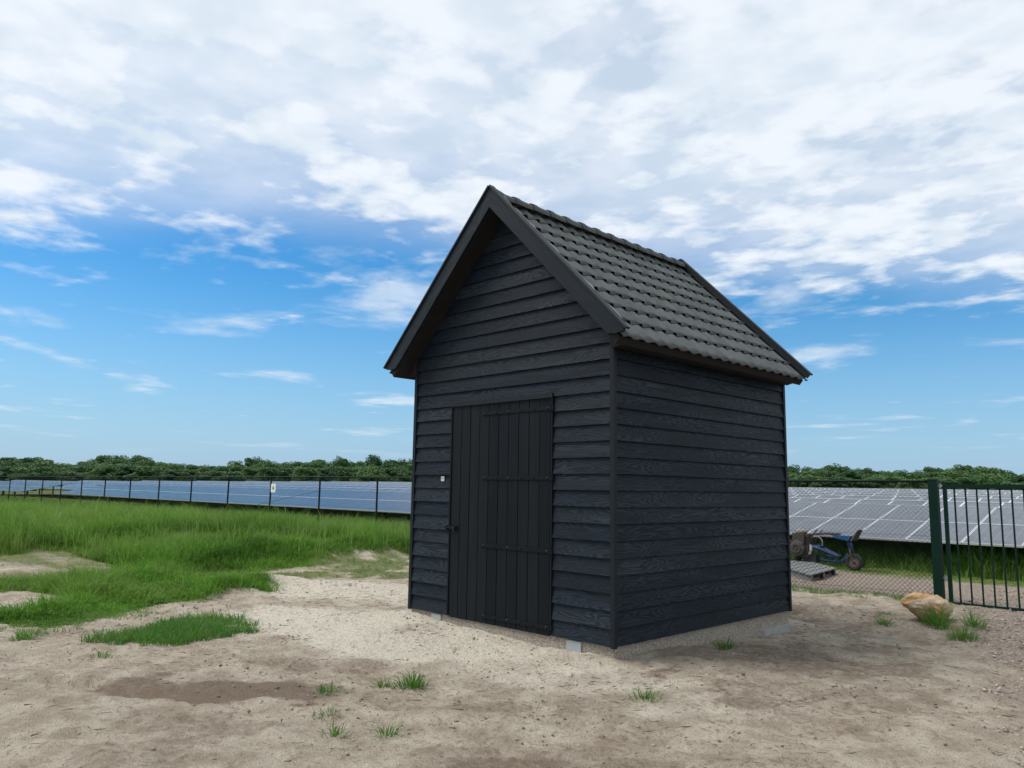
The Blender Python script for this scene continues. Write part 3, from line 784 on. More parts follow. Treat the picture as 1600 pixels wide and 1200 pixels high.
# ------------------------------------------------------------------ boulder
def boulder():
    import bmesh
    bm = bmesh.new(); bmesh.ops.create_icosphere(bm, subdivisions=5, radius=1)
    for v in bm.verts:
        d_ = v.co.normalized(); x, y, z = d_
        # silhouette in the plane of the photo: blunt nose to the left, overhanging; foot right of the middle
        px_ = x * .315; pz = z * .19; py = y * .20
        if z > 0: pz *= 1.0 - .20 * (x < 0) * abs(x) ** 2 + .05 * max(0, x)
        k_ = max(0, -x)
        py *= 1 - .45 * k_; 
        if z < 0: pz *= 1 - .75 * k_ ** .8
        pz += .02 * k_
        if z < 0 and x > .35: pz *= 1 - .35 * (x - .35)
        n_ = .075 * (fbm(np.array([x * 1.6 + 5]), np.array([z * 1.6 + y * 1.3]), 90, 4)[0] - .5) +   .035 * (fbm(np.array([x * 6 + 5]), np.array([z * 6 + y * 5]), 95, 3)[0] - .5)
        v.co = Vector((px_, py, pz)) + d_ * n_
    me = bpy.data.meshes.new('boulder'); bm.to_mesh(me); bm.free()
    me.polygons.foreach_set('use_smooth', [True] * len(me.polygons)); return me
def rock_mat():
    m, n, p = mat('orange_boulder')
    tc = n.node('ShaderNodeTexCoord').outputs['Object']
    f = n.noise(tc, 7, 6, .62, .4); f2 = n.noise(tc, 28, 5, .6); f3 = n.noise(n.vmath('ADD', tc, (3, 1, 2)), 4.2, 4, .55)
    c = n.mix(n.map(f, .3, .7), (.43, .235, .095), (.58, .385, .20))
    c = n.mix(n.map(f3, .52, .66, 0, .8), c, (.50, .42, .33)); c = n.mix(n.map(f2, .58, .72, 0, .5), c, (.27, .14, .07))
    n.put(p.inputs['Base Color'], c); p.inputs['Roughness'].default_value = .8
    n.put(p.inputs['Normal'], n.bump(n.math('ADD', f, n.math('MULTIPLY', f2, .6)), .9, .03)); return m
rk = obj('boulder', boulder(), rock_mat(), None, (.96, 5.42, gz(.96, 5.42) + .165), (0, 0.12, .75))
setp(rk, 'orange-brown boulder lying in front of the gate post', 'boulder')

# ------------------------------------------------------------------ blue machine behind the fence
M['blue'] = simple('worn_blue_paint', (.010, .035, .125), .5, var=.4, scale=14)
M['bluelt'] = simple('blue_plate', (.015, .075, .19), .35, var=.4, scale=10)
M['grime'] = simple('oily_engine_metal', (.075, .068, .058), .6, metal=.3, var=.5, scale=22, bump=.4)
M['engine'] = simple('rusty_engine', (.055, .043, .038), .7, metal=.1, var=.5, scale=18, bump=.4)
M['rubber'] = simple('tyre_rubber', (.022, .021, .02), .8, var=.3, scale=30)
M['rim'] = simple('rusty_rim', (.20, .14, .12), .6, metal=.3, var=.4, scale=20)
MY = 10.8
mz = gz(-2.4, MY)
mach = empty('walk_behind_machine', (-2.6, MY, mz), 'blue-framed motor machine with small front wheel behind the wire fence', 'machine')
def mpart(name, mb, m, parent=None, smooth=False): return obj(name, mb.mesh(name, smooth), m, parent or mach, (0, MY, 0))
WX, WZ = -2.104, .165 + mz
mb = MB(); mb.lathe_y([(.105, -.05), (.125, -.058), (.155, -.052), (.170, -.03), (.174, 0), (.170, .03), (.155, .052), (.125, .058), (.105, .05), (.105, -.05)], (0, 0, 0), 36)
tyre_p = empty('wheel', (WX, MY, WZ), parent=mach)
o = obj('tyre', mb.mesh('tyre', True), M['rubber'], tyre_p, (WX, MY, WZ))
mb = MB(); mb.lathe_y([(0, -.05), (.03, -.05), (.032, -.03), (.07, -.02), (.104, -.042), (.108, -.03), (.108, .03), (.07, .02), (.03, .05), (0, .05)], (0, 0, 0), 24)
obj('rim', mb.mesh('rim', True), M['rim'], tyre_p, (WX, MY, WZ))
mb = MB()
for s_ in (-.075, .075): mb.tube([(WX, s_, WZ), (-2.15, s_, .34), (-2.18, s_ * .5, .44)], [.014, .017, .02], 8)
mb.tube([(WX, -.085, WZ), (WX, .085, WZ)], .014, 8); mpart('wheel_fork', mb, M['grime'])
mb = MB(); mb.tube([(-2.20, 0, .56), (-2.17, 0, .47), (-2.175, 0, .40), (-2.23, 0, .29), (-2.32, 0, .18), (-2.42, 0, .145), (-2.60, 0, .15), (-2.86, 0, .165)], [.055, .05, .042, .038, .034, .03, .026, .024], 8); mpart('lower_frame', mb, M['blue'])
mb = MB()
for s_ in (-.09, .09):
    mb.tube([(-2.93, s_, .42), (-2.80, s_, .40), (-2.42, s_ * .6, .255)], [.032, .034, .030], 8)
mb.box(-2.96, -2.76, -.10, .10, .40, .46); mb.tube([(-2.42, -.08, .26), (-2.42, .08, .26)], .025, 8); mpart('upper_frame', mb, M['blue'])
mb = MB(); mb.tube([(-2.85, 0, .255), (-2.62, 0, .245), (-2.44, 0, .25)], .016, 8); mb.tube([(-2.62, -.02, .245), (-2.60, -.02, .15)], .018, 8); mb.tube([(-2.52, .02, .26), (-2.56, .02, .15)], .02, 8); mpart('drive_rod', mb, M['blue'])
mb = MB(); mb.quadbox([(-2.45, -.16, .645), (-2.15, -.16, .590), (-2.15, .16, .590), (-2.45, .16, .645), (-2.43, -.16, .700), (-2.10, -.16, .690), (-2.10, .16, .690), (-2.43, .16, .700)]); mpart('seat_tray', mb, M['bluelt'])
mb = MB(); mb.quadbox([(-2.12, -.15, .60), (-2.08, -.15, .60), (-2.08, .15, .60), (-2.12, .15, .60), (-1.965, -.12, .82), (-1.95, -.12, .82), (-1.95, .12, .82), (-1.965, .12, .82)]); mpart('seat_back', mb, M['grime'])
mb = MB(); mb.tube([(-3.10, -.05, .66), (-2.84, -.05, .70), (-2.60, -.04, .715), (-2.40, 0, .70)], [.02, .022, .03, .03], 8)
mb.box(-2.66, -2.40, -.12, .12, .705, .728); mpart('top_bar', mb, M['engine'])
mb = MB(); mb.box(-3.34, -3.08, -.16, .16, .44, .69); mb.box(-3.30, -3.00, -.13, .13, .20, .46)
for i in range(5): mb.box(-3.075, -2.985, -.13, .13, .47 + i * .04, .485 + i * .04)
mb.box(-3.09, -3.0, -.1, .1, .46, .67); mpart('engine', mb, M['engine'])
mb = MB(); mb.lathe_y([(0, -.25), (.03, -.25), (.035, -.235), (.06, -.235), (.065, -.25), (.10, -.25), (.105, -.23), (.165, -.22), (.175, -.20), (.175, -.15)], (-3.225, 0, .385), 8); mpart('flywheel_cover', mb, M['grime'])
mb = MB(); mb.lathe_y([(0, -.10), (.09, -.10), (.11, -.07), (.11, .07), (.09, .10), (0, .10)], (-3.20, 0, .0), 16)
for i, v in enumerate(mb.v): mb.v[i] = (v[0], v[1], v[2] * .45 + .725)
mpart('fuel_tank', mb, simple('dusty_pale_tank', (.22, .19, .17), .5, var=.3), smooth=True)
mb = MB(); mb.tube([(-2.98, -.12, .48), (-2.93, -.13, .62), (-2.86, -.13, .72), (-2.80, -.13, .785)], [.012, .012, .012, .018], 8); mb.tube([(-2.98, .12, .45), (-2.93, .13, .60), (-2.87, .13, .70), (-2.79, .13, .77)], .012, 8); mpart('control_lever', mb, M['grime'])
mb = MB(); mb.tube([(-2.95 + .13 * math.cos(a), .16, .50 + .13 * math.sin(a)) for a in np.linspace(-.4, 2.4, 12)], .012, 6); mb.tube([(-2.96, -.1, .46), (-2.94, -.13, .36), (-2.98, -.12, .27)], .03, 8); mpart('hose', mb, M['galv'])
mb = MB(); mb.lathe_y([(.14, -.08), (.2, -.1), (.25, -.06), (.26, 0), (.25, .06), (.2, .1), (.14, .08), (.14, -.08)], (-3.46, 0, .26), 28); mpart('rear_tyre', mb, M['rubber'], smooth=True)
mb = MB(); mb.quadbox([(-3.62, -.2, .44), (-3.34, -.2, .52), (-3.34, .2, .52), (-3.62, .2, .44), (-3.62, -.2, .47), (-3.34, -.2, .56), (-3.34, .2, .56), (-3.62, .2, .47)]); mpart('mudguard', mb, M['grime'])
mb = MB(); mb.box(-3.12, -2.86, -.11, .11, .10, .27); mpart('gearbox', mb, M['rubber'])

mach.location += Vector((.14, -.38, .02))
# plank deck lying by the track
M['greywood'] = simple('weathered_grey_plank', (.13, .135, .135), .8, var=.3, scale=12)
pal = empty('plank_deck', (-2.2, 8.75, gz(-2.2, 8.75)), 'weathered grey plank deck lying on the gravel behind the fence', 'pallet')
a0 = Vector((-1.66, 7.72, 0)); e1 = (Vector((-1.90, 9.40, 0)) - a0); e2 = (Vector((-2.42, 8.50, 0)) - a0)
pz = gz(-1.8, 8.2)
e2 = e2 * 1.9; n_sl = 6
for i in range(n_sl):
    p0 = a0 + e2 * (i / n_sl) ; p1 = a0 + e2 * ((i + .86) / n_sl)
    mb = MB(); z0 = .115 + pz; z1 = .135 + pz
    q = [p0, p0 + e1, p1 + e1, p1]; q = [q[0], q[1], q[2], q[3]]
    mb.quadbox([(v.x, v.y, z0) for v in q] + [(v.x, v.y, z1) for v in q])
    obj('slat', mb.mesh('slat'), M['greywood'], pal)
for k_ in (.06, .5, .94):
    mb = MB(); p0 = a0 + e1 * (k_ - .03); p1 = a0 + e1 * (k_ + .03); q = [p0, p1, p1 + e2 * .97, p0 + e2 * .97]
    mb.quadbox([(v.x, v.y, pz - .03) for v in q] + [(v.x, v.y, .1145 + pz) for v in q]); obj('bearer', mb.mesh('bearer'), M['greywood'], pal)

# ------------------------------------------------------------------ grass
def grass_mat(name, a, b, c_dry):
    m, n, p = mat(name)
    at = n.node('ShaderNodeAttribute', attribute_name='tint'); sc = n.node('ShaderNodeSeparateColor'); n.put(sc.inputs[0], at.outputs['Color'])
    c = n.mix(sc.outputs[0], a, b); c = n.mix(sc.outputs[1], c, c_dry)
    n.put(p.inputs['Base Color'], c); p.inputs['Roughness'].default_value = .55; p.inputs['Specular IOR Level'].default_value = .3
    tr = n.node('ShaderNodeBsdfTranslucent'); n.put(tr.inputs['Color'], n.mix(.5, c, (.14, .31, .035)))
    mx = n.node('ShaderNodeMixShader'); mx.inputs[0].default_value = .42
    n.l.new(p.outputs[0], mx.inputs[1]); n.l.new(tr.outputs[0], mx.inputs[2]); n.l.new(mx.outputs[0], n.n['Material Output'].inputs['Surface'])
    return m
M['grass'] = grass_mat('meadow_grass', (.020, .090, .012), (.155, .335, .042), (.33, .37, .13))
M['grass2'] = grass_mat('short_lush_grass', (.030, .115, .014), (.085, .225, .03), (.22, .24, .08))
def blades(x, y, L, wid, lean, dirn, dry, z=None, seed=0, droop=.5):
    """bent blades, two quads each: returns verts, faces, tint"""
    n = len(x); r = np.random.default_rng(seed)
    z = g(x, y) if z is None else z
    a = dirn; ca, sa = np.cos(a), np.sin(a)
    ph = r.uniform(0, 2 * np.pi, n); wx, wy = np.cos(ph) * wid / 2, np.sin(ph) * wid / 2
    ln = lean
    p0 = np.stack([x, y, z - .015], 1)
    p1 = p0 + np.stack([ca * L * .5 * ln * .6, sa * L * .5 * ln * .6, L * .55 * np.sqrt(1 - np.clip(ln * .5, 0, .95) ** 2)], 1)
    p2 = p1 + np.stack([ca * L * .5 * (ln + droop * .5), sa * L * .5 * (ln + droop * .5), L * .45 * np.clip(1 - droop * ln - .25 * r.random(n), .05, 1)], 1)
    wv = np.stack([wx, wy, np.zeros(n)], 1)
    V = np.stack([p0 - wv, p0 + wv, p1 + wv * .85, p1 - wv * .85, p2], 1).reshape(-1, 3)
    b = np.arange(n)[:, None] * 5
    T = np.concatenate([b + np.array([[0, 1, 2]]), b + np.array([[0, 2, 3]]), b + np.array([[3, 2, 4]])], 0)
    tone = np.clip(r.normal(.5, .22, n), 0, 1)
    tint = np.stack([np.repeat(tone, 5), np.repeat(dry, 5), np.zeros(n * 5)], 1)
    return V, T, tint
def grass_obj(name, parts, m):
    vs, fs, ts = [], [], []; b = 0
    for V, T, t_ in parts: vs.append(V); fs.append(T + b); ts.append(t_); b += len(V)
    return obj(name, np_mesh(name, np.concatenate(vs), np.concatenate(fs), np.concatenate(ts)), m)
def field_points(n, seed):
    """density falls with the square of the distance from the front edge of the field"""
    r = np.random.default_rng(seed)
    # sample in polar coordinates round the viewpoint's foot so that far grass is not oversampled
    u = r.random(n); d_ = 7.5 * (60 / 7.5) ** (u ** 1.15); a = YAW + np.pi / 2 + r.uniform(-.16, .68, n)
    x = CAM.x + d_ * np.cos(a); y = CAM.y + d_ * np.sin(a)
    k_ = in_poly(*edge_jit(x, y), TALL) & ~in_poly(x, y, BARE1) & ~in_poly(x, y, BARE2)
    return x[k_], y[k_], d_[k_]
xc_, yc_, dc_ = field_points(34000, 11)
r = np.random.default_rng(5); nc_ = len(xc_)
hv = fbm(xc_ * .62, yc_ * .62, 101, 3)
edge_h = sstep(0, 2.0, np.minimum.reduce([np.hypot(xc_ - (x0 + (x1 - x0) * q), yc_ - (y0 + (y1 - y0) * q)) for (x0, y0), (x1, y1) in zip(TALL[:9], TALL[1:10]) for q in (0, .33, .66)]))
ch = (.10 + .14 * edge_h) * (.50 + 1.05 * sstep(.36, .64, hv)) * r.uniform(.45, 1.45, nc_) * (1 + 1.0 * sstep(14, 22, dc_))
crad = (.08 + .010 * dc_) * r.uniform(.7, 1.4, nc_)
ctone = np.clip(.48 + 2.3 * (fbm(xc_ * .9, yc_ * .9, 105, 3) - .5) + r.normal(0, .22, nc_), 0, 1)
cwind = -.3 + 2.4 * (fbm(xc_ * .35, yc_ * .35, 107, 3) - .5)
per = 28; k_ = np.repeat(np.arange(nc_), per); n = len(k_)
a = r.uniform(0, 6.28, n); q = np.sqrt(r.random(n)); rad = crad[k_] * q
x = xc_[k_] + rad * np.cos(a); y = yc_[k_] + rad * np.sin(a); d_ = dc_[k_]
Lh = ch[k_] * r.uniform(.55, 1.2, n) * (1.1 - .35 * q)
dx_ = np.cos(a) * q * .8 + np.cos(cwind[k_]) * .65 + r.normal(0, .35, n); dy_ = np.sin(a) * q * .8 + np.sin(cwind[k_]) * .65 + r.normal(0, .35, n)
dirn = np.arctan2(dy_, dx_); lean = np.clip(np.hypot(dx_, dy_) * .85, .05, 1.3)
dry = np.clip((r.random(n) < .10) * r.uniform(.3, .9, n) + .40 * sstep(13, 26, d_) * r.random(n) + .22 * (fbm(x * .5, y * .5, 109, 3) > .56), 0, 1)
ok = ~in_poly(x, y, BARE1) & ~in_poly(x, y, BARE2)
V_, T_, t_ = blades(x, y, Lh, .0048 + .00040 * d_, lean, dirn, dry, seed=1, droop=.75)
t_[:, 0] = np.clip(.55 * t_[:, 0] + .65 * np.repeat(ctone[k_], 5) - .1, 0, 1)
T_ = T_[np.tile(ok, 3)]
parts = [(V_, T_, t_)]
# seed heads standing above the meadow
ns = 9000; xs_, ys_, ds_ = field_points(ns, 12); n2_ = len(xs_); far_ = ds_ > 16
xs_, ys_, ds_ = xs_[far_], ys_[far_], ds_[far_]; n2_ = len(xs_)
parts.append(blades(xs_, ys_, r.uniform(.45, .80, n2_), .004 + .0004 * ds_, r.uniform(.05, .4, n2_), r.uniform(0, 6.28, n2_), r.uniform(.3, .9, n2_), seed=2, droop=.3))
o = grass_obj('meadow_grass', parts, M['grass'])
setp(o, 'tall green meadow grass left of the shed up to the fence', 'grass', kind='stuff')
# grass on the far side of the track: mown strip and tall growth below the panels
r = np.random.default_rng(15); n = 60000
x = r.uniform(-6, 6, n); yr = r.random(n); y = 10.05 + .05 * x + yr * 4.6
tallk = sstep(1.05, 1.5, y - 10.05 - .05 * x + .3 * (fbm(x * 2, y * 2, 121, 3) - .5))
Lh = (.05 + .52 * tallk * (.5 + fbm(x * 1.3, y * 1.3, 123, 3))) * r.uniform(.6, 1.3, n)
dry = np.clip((r.random(n) < .2) * .7 + .3 * (1 - tallk) * r.random(n), 0, 1)
pa = [blades(x, y, Lh, .006 + .008 * tallk, np.clip(r.normal(.4, .25, n), .05, 1.1), r.uniform(0, 6.28, n), dry, seed=3)]
n = 60000; x = r.uniform(-75, -5, n); y = 7.2 + .05 * x + r.random(n) * 4.5
pa.append(blades(x, y, r.uniform(.2, .6, n), np.full(n, .02), np.clip(r.normal(.4, .25, n), .05, 1.1), r.uniform(0, 6.28, n), r.uniform(0, .6, n), seed=4))
o = grass_obj('track_side_grass', pa, M['grass']); setp(o, 'green grass along the track below the solar panels', 'grass', kind='stuff')
# low patch in the sand
r = np.random.default_rng(19); n = 16000
x = -3.95 + r.normal(0, .62, n); y = -2.45 + r.normal(0, .62, n)
PATCH = [(-4.0, -3.4), (-3.45, -3.1), (-3.2, -2.6), (-3.35, -2.0), (-3.75, -1.55), (-4.3, -1.45), (-4.75, -1.75), (-4.75, -2.15), (-4.45, -2.4), (-4.2, -2.75), (-4.25, -3.1)]
kx = in_poly(x + .25 * (fbm(x * 4, y * 4, 131, 3) - .5), y + .25 * (fbm(x * 4, y * 4, 133, 3) - .5), PATCH) & (fbm(x * 3.2, y * 3.2, 135, 3) > .34)
x, y = x[kx], y[kx]; n = len(x)
o = grass_obj('grass_patch', [blades(x, y, r.uniform(.05, .17, n), np.full(n, .007), np.clip(r.normal(.7, .3, n), .1, 1.3), r.uniform(0, 6.28, n), (r.random(n) < .08) * .8, seed=6)], M['grass2'])
setp(o, 'low lush grass patch alone in the sand left of the shed', 'grass', kind='stuff')
# sparse sprouts over sand, moss fringe and fence foot
r = np.random.default_rng(23)
pa = []
def sprouts(n, fx, fy, keepf, Lr, wid, dryp, seed):
    x = fx(n); y = fy(n); k_ = keepf(x, y); x, y = x[k_], y[k_]
    if len(x) == 0: return
    m_ = 6; x = np.repeat(x, m_) + r.normal(0, .02, len(x) * m_); y = np.repeat(y, m_) + r.normal(0, .02, len(y) * m_); n_ = len(x)
    pa.append(blades(x, y, r.uniform(*Lr, n_), np.full(n_, wid), np.clip(r.normal(.8, .3, n_), .1, 1.3), r.uniform(0, 6.28, n_), (r.random(n_) < dryp) * .9, seed=seed))
notshed = lambda x, y: ~((x > -3.2) & (x < .06) & (y > -.06) & (y < 3.7))
sprouts(900, lambda n: r.uniform(-6.5, 3.5, n), lambda n: r.uniform(-5, 6.4, n), lambda x, y: notshed(x, y) & (fbm(x * 1.3, y * 1.3, 141, 3) > .60) & (gravel_mask(x, y) < .3), (.015, .055), .004, .4, 31)
sprouts(1600, lambda n: r.uniform(-10, -6, n), lambda n: r.uniform(.4, 5.2, n), lambda x, y: in_poly(x, y, MOSS) & (fbm(x * 1.7, y * 1.7, 44, 4) > .46), (.03, .10), .006, .3, 32)
sprouts(420, lambda n: r.uniform(-2.6, .9, n), lambda n: r.uniform(6.4, 7.0, n), lambda x, y: fbm(x * 3, y * 3, 51, 3) > .42, (.03, .11), .006, .2, 33)
sprouts(900, lambda n: r.uniform(-13.5, -5.8, n), lambda n: r.uniform(-4.2, -.8, n), lambda x, y: (in_poly(x, y, BARE1) | in_poly(x, y, BARE2)) & (fbm(x * 1.3, y * 1.3, 48, 4) > .5), (.02, .08), .006, .5, 34)
sprouts(9000, lambda n: r.uniform(-11, -3.6, n), lambda n: r.uniform(-5, 5.4, n), lambda x, y: (~in_poly(*edge_jit(x, y), TALL)) & in_poly(x - .75, y + .55, TALL) & (fbm(x * 2.1, y * 2.1, 191, 3) > .47), (.03, .11), .006, .25, 36)
o = grass_obj('sparse_sprouts', pa, M['grass2']); setp(o, 'sparse grass sprouts scattered over the sand', 'grass', kind='stuff')
# single tufts
tufts = [(-.44, -1.98, .13, .15, 260, 'largest grass tuft in the sand before the door'), (-.62, -2.12, .10, .09, 140, 'grass tuft just left of the largest one before the door'),
         (-.80, -2.52, .13, .08, 120, 'flat grass tuft on the dark soil rim, left foreground'), (.97, -.88, .14, .09, 220, 'flat green tuft in front of the shed corner'),
         (-.27, -2.84, .11, .07, 160, 'small grass clump alone in the sand, lower middle left'), (.10, -3.02, .11, .10, 110, 'spiky tuft near the lower edge, left of its neighbour'),
         (.36, -2.80, .11, .10, 120, 'spiky tuft near the lower edge, right of its neighbour'), (1.17, 5.16, .16, .30, 420, 'dense upright tuft hiding the right foot of the boulder'),
         (1.55, 5.30, .12, .26, 220, 'upright tuft on the gravel edge, right of the boulder'), (1.62, 4.55, .17, .20, 420, 'olive tuft on the gravel edge in front of the boulder'),
         (.62, 4.85, .14, .10, 220, 'low tuft in the sand left of the boulder'), (.45, 5.4, .14, .08, 160, 'faint low tuft between boulder and fence'), (.20, 1.62, .10, .13, 140, 'weedy tuft at the foot of the side wall'),
         (-3.06, -3.44, .12, .09, 130, 'small tuft below the low grass patch'), (-4.46, -3.72, .16, .15, 260, 'tuft at the left edge in front of the meadow')]
for i, (x0, y0, rad, hgt, n, lab) in enumerate(tufts):
    r = np.random.default_rng(200 + i); n = int(n * .55); a = r.uniform(0, 6.28, n); q = rad * (r.random(n) ** .9) * (.55 + .7 * fbm(np.cos(a) * 1.5 + i * 7, np.sin(a) * 1.5, 210, 2))
    x = q * np.cos(a); y = q * np.sin(a)
    zz_ = g(x + x0, y + y0) - gz(x0, y0)
    V, T, tt = blades(x, y, hgt * r.uniform(.35, 1.5, n) * (1.15 - .5 * q / rad), r.uniform(.004, .009, n), np.clip(r.normal(.6, .35, n) + q / rad * .5, .05, 1.35), a + r.normal(0, .6, n), np.clip((r.random(n) < (.35 if 'olive' in lab else .07)) * .8, 0, 1), z=zz_, seed=300 + i)
    o = obj('grass_tuft', np_mesh('grass_tuft', V, T, tt), M['grass2'], None, (x0, y0, gz(x0, y0)))
    setp(o, lab, 'grass tuft', 'grass tufts in the yard')

# ------------------------------------------------------------------ pebbles, crumbs and litter
def scatter_stones(n, fx, fy, keepf, smin, smax, seed):
    r = np.random.default_rng(seed); x = fx(r, n); y = fy(r, n); k_ = keepf(x, y); x, y = x[k_], y[k_]; n = len(x)
    s_ = smin * (smax / smin) ** (r.random(n) ** 2.2)
    base = np.array([(1, 0, 0), (0, 1, 0), (-1, 0, 0), (0, -1, 0), (0, 0, 1), (0, 0, -1)], float)
    a = r.uniform(0, 6.28, n); V = base[None] * (1 + r.uniform(-.35, .35, (n, 6, 1))); V = V * np.stack([s_, s_ * r.uniform(.6, 1, n), s_ * r.uniform(.4, .75, n)], 1)[:, None, :]
    c, s2 = np.cos(a)[:, None], np.sin(a)[:, None]
    X = V[..., 0] * c - V[..., 1] * s2; Y = V[..., 0] * s2 + V[..., 1] * c
    V = np.stack([X + x[:, None], Y + y[:, None], V[..., 2] + (g(x, y) + s_ * .1)[:, None]], -1).reshape(-1, 3)
    f = np.array([(0, 1, 4), (1, 2, 4), (2, 3, 4), (3, 0, 4), (1, 0, 5), (2, 1, 5), (3, 2, 5), (0, 3, 5)])
    F = (np.arange(n)[:, None, None] * 6 + f[None]).reshape(-1, 3)
    tn = np.repeat(r.random(n), 6); tint = np.stack([tn, np.repeat(r.random(n), 6), tn * 0], 1)
    return np_mesh('stones', V, F, tint, True)
def stone_mat(name, a, b, red):
    m, n, p = mat(name); at = n.node('ShaderNodeAttribute', attribute_name='tint'); sc = n.node('ShaderNodeSeparateColor'); n.put(sc.inputs[0], at.outputs['Color'])
    c = n.mix(sc.outputs[0], a, b); c = n.mix(n.map(sc.outputs[1], .975, .985), c, red); n.put(p.inputs['Base Color'], c); p.inputs['Roughness'].default_value = .9; return m
o = obj('gravel', scatter_stones(14000, lambda r, n: r.uniform(.8, 4.6, n), lambda r, n: r.uniform(-1.5, 9.5, n), lambda x, y: gravel_mask(x, y) > .45, .006, .030, 401), stone_mat('gravel_stones', (.14, .11, .09), (.42, .36, .30), (.34, .10, .06)))
setp(o, 'loose pinkish gravel of the track by the gate', 'gravel', kind='stuff')
o = obj('soil_crumbs', scatter_stones(15000, lambda r, n: r.uniform(-6.5, 4, n), lambda r, n: r.uniform(-5.2, 6, n), lambda x, y: notshed(x, y) & (fbm(x * 1.1, y * 1.1, 151, 4) > .44), .004, .020, 402), stone_mat('crumbs', (.11, .085, .065), (.34, .28, .21), (.42, .38, .32)))
setp(o, 'small clods and crumbs of soil on the sand', 'soil', kind='stuff')
r = np.random.default_rng(410); n = 6000
x = r.uniform(-6.5, 3.2, n); y = r.uniform(-5.2, 6, n); k_ = notshed(x, y) & (fbm(x * 1.4, y * 1.4, 161, 3) > .46); x, y = x[k_], y[k_]; n = len(x)
V, T, tt = blades(x, y, r.uniform(.02, .09, n), np.full(n, .004), np.full(n, 1.7), r.uniform(0, 6.28, n), np.full(n, .0), z=g(x, y) + .022, seed=411, droop=.9)
V[:, 2] = np.repeat(g(x, y) + .010, 5) + r.uniform(0, .010, n * 5)
m_, n_, p_ = mat('dead_litter'); n_.put(p_.inputs['Base Color'], n_.mix(n_.noise(n_.node('ShaderNodeNewGeometry').outputs['Position'], 6, 2), (.06, .045, .03), (.24, .19, .12))); p_.inputs['Roughness'].default_value = .9
o = obj('dead_stalks', np_mesh('dead_stalks', V, T, tt), m_); setp(o, 'dead stalks and roots lying on the sand', 'litter', kind='stuff')

# ------------------------------------------------------------------ far wood
def leaf_mat():
    m, n, p = mat('wood_foliage'); oi = n.node('ShaderNodeObjectInfo'); at = n.node('ShaderNodeAttribute', attribute_name='tint'); sc = n.node('ShaderNodeSeparateColor'); n.put(sc.inputs[0], at.outputs['Color'])
    c = n.mix(oi.outputs['Random'], (.024, .076, .036), (.085, .165, .050)); c = n.mix(n.math('MULTIPLY', sc.outputs[0], .55), c, (.12, .21, .06))
    n.put(p.inputs['Base Color'], c); p.inputs['Roughness'].default_value = .6; p.inputs['Specular IOR Level'].default_value = .25
    tr = n.node('ShaderNodeBsdfTranslucent'); n.put(tr.inputs['Color'], c); mx = n.node('ShaderNodeMixShader'); mx.inputs[0].default_value = .15
    n.l.new(p.outputs[0], mx.inputs[1]); n.l.new(tr.outputs[0], mx.inputs[2]); n.l.new(mx.outputs[0], n.n['Material Output'].inputs['Surface']); return m
M['leaf'] = leaf_mat(); M['bark'] = simple('bark', (.06, .048, .036), .9, var=.4, scale=3)
def crown(seed, H_=10., Rm=4.2):
    r = np.random.default_rng(seed); nl = 34; NL = 9000
    # clumps spread over an uneven dome reaching almost to the ground
    c = []; 
    for i in range(nl):
        a = r.uniform(0, 6.28); h = r.uniform(.04, .95); rr = Rm * (np.sin(np.pi * (h * .78 + .16)) ** .7) * r.uniform(.35, .95)
        c.append((rr * np.cos(a), rr * np.sin(a), h * H_, r.uniform(.8, 2.1)))
    c.append((0, 0, H_ * .9, 1.5)); c = np.array(c); k_ = r.integers(0, len(c), NL)
    d_ = r.normal(0, 1, (NL, 3)); d_ /= np.linalg.norm(d_, axis=1)[:, None]; rad = c[k_, 3] * (r.random(NL) ** .35)
    P = c[k_, :3] + d_ * rad[:, None] * np.array([1, 1, .85]); P[:, 2] = np.maximum(P[:, 2], .2)
    s_ = r.uniform(.14, .30, NL); u = r.normal(0, 1, (NL, 3)); u /= np.linalg.norm(u, axis=1)[:, None]
    v = np.cross(u, d_ + r.normal(0, .5, (NL, 3))); v /= np.linalg.norm(v, axis=1)[:, None]
    V = np.stack([P - u * s_[:, None], P + v * s_[:, None] * .8, P + u * s_[:, None], P - v * s_[:, None] * .8], 1).reshape(-1, 3)
    F = np.arange(NL * 4).reshape(-1, 4); tn = np.repeat(np.clip(r.normal(.35, .2, NL), 0, 1), 4)
    me = np_mesh('crown', V, F, np.stack([tn, tn, tn], 1)); me.materials.append(M['leaf'])
    mb = MB(); mb.tube([(0, 0, -.5), (.05, .02, H_ * .3), (.1, -.1, H_ * .62)], [.26, .2, .09], 7)
    for i in range(5):
        q = c[r.integers(0, len(c))]; mb.tube([(.05, 0, H_ * (.22 + .07 * i)), (q[0] * .5, q[1] * .5, H_ * (.3 + .08 * i)), (q[0] * .85, q[1] * .85, max(q[2], H_ * .35))], [.1, .07, .03], 5)
    tm = mb.mesh('trunk', True); tm.materials.append(M['bark']); return me, tm
kinds = [crown(500 + i, 10., random.uniform(3.6, 4.8)) for i in range(8)]
prof_x = [-200, 0, 60, 90, 120, 140, 180, 230, 300, 330, 345, 380, 445, 462, 490, 560, 640, 900, 1232, 1290, 1360, 1450, 1500, 1540, 1600, 1900]
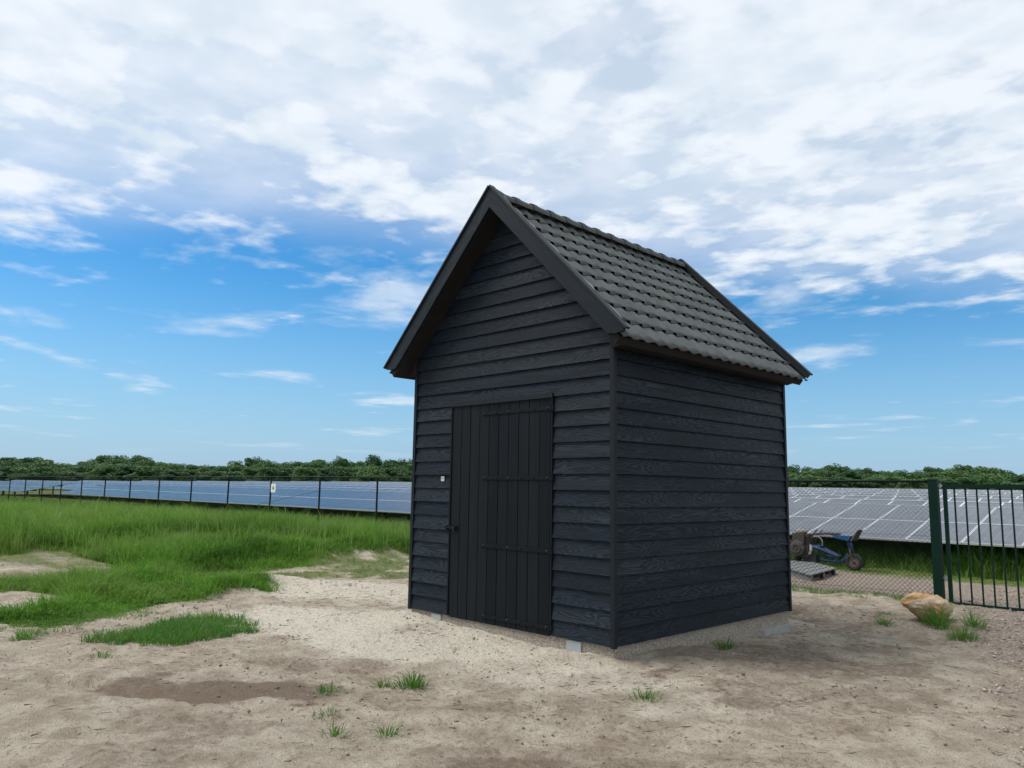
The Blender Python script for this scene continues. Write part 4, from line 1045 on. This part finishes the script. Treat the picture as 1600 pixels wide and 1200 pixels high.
prof_h = [38, 39, 38, 32, 30, 38, 43, 40, 33, 32, 30, 39, 41, 36, 42, 45, 45, 44, 42, 43, 40, 41, 45, 43, 37, 38]
i = 0; r = random.Random(9)
for lay, (dist, step, fac) in enumerate(((238, 20, 1.0), (210, 21, .86), (182, 24, .66))):
    px_ = -150.
    while px_ < 1780:
        d_ = dist + r.uniform(-10, 10); u_ = (px_ - 800) / 1212.35
        hpx = np.interp(px_, prof_x, prof_h) * fac * r.uniform(.80, 1.06)
        P_ = CAM + _f * d_ + _r * (u_ * d_)
        z0 = gz(P_.x, P_.y); H_ = hpx / 1212.35 * d_ + 1.56 - z0
        sc_ = max(.35, H_ / 10.4); me_, tm_ = kinds[r.randrange(8)]
        tr_ = empty('tree', (P_.x, P_.y, z0), 'broadleaf tree in the dark green wood along the horizon', 'tree', 'trees of the far wood')
        w_ = max(sc_, .75) * r.uniform(1.0, 1.35); tr_.scale = (w_, w_, sc_); tr_.rotation_euler = (0, 0, r.uniform(0, 6.28))
        for nm, m_ in (('crown', me_), ('trunk', tm_)):
            o = bpy.data.objects.new(nm, m_); COL.objects.link(o); o.parent = tr_
        px_ += step * r.uniform(.7, 1.3); i += 1

# wrapped bales and a farm building seen between panels and wood
M['bale'] = simple('pale_green_wrap', (.42, .58, .48), .4, var=.15, scale=2)
for (x_, dd_, lab) in ((3, 120, 'pale green wrapped bale at the left edge, beyond the panels'), (77, 122, 'pale green wrapped bale above the gap in the panels, left of two'), (85, 121, 'pale green wrapped bale above the gap in the panels, right of two'), (258, 118, 'lone pale green wrapped bale beyond the blue panels')):
    u_ = (x_ - 800) / 1212.35; P_ = CAM + _f * dd_ + _r * (u_ * dd_); z0 = gz(P_.x, P_.y)
    mb = MB(); mb.lathe_y([(0, -.65), (.55, -.65), (.72, -.5), (.76, 0), (.72, .5), (.55, .65), (0, .65)], (0, 0, 0), 18)
    o = obj('wrapped_bale', mb.mesh('wrapped_bale', True), M['bale'], None, (P_.x, P_.y, z0 + .74), (0, 0, YAW + .6)); setp(o, lab, 'bale', 'wrapped bales beyond the panels')
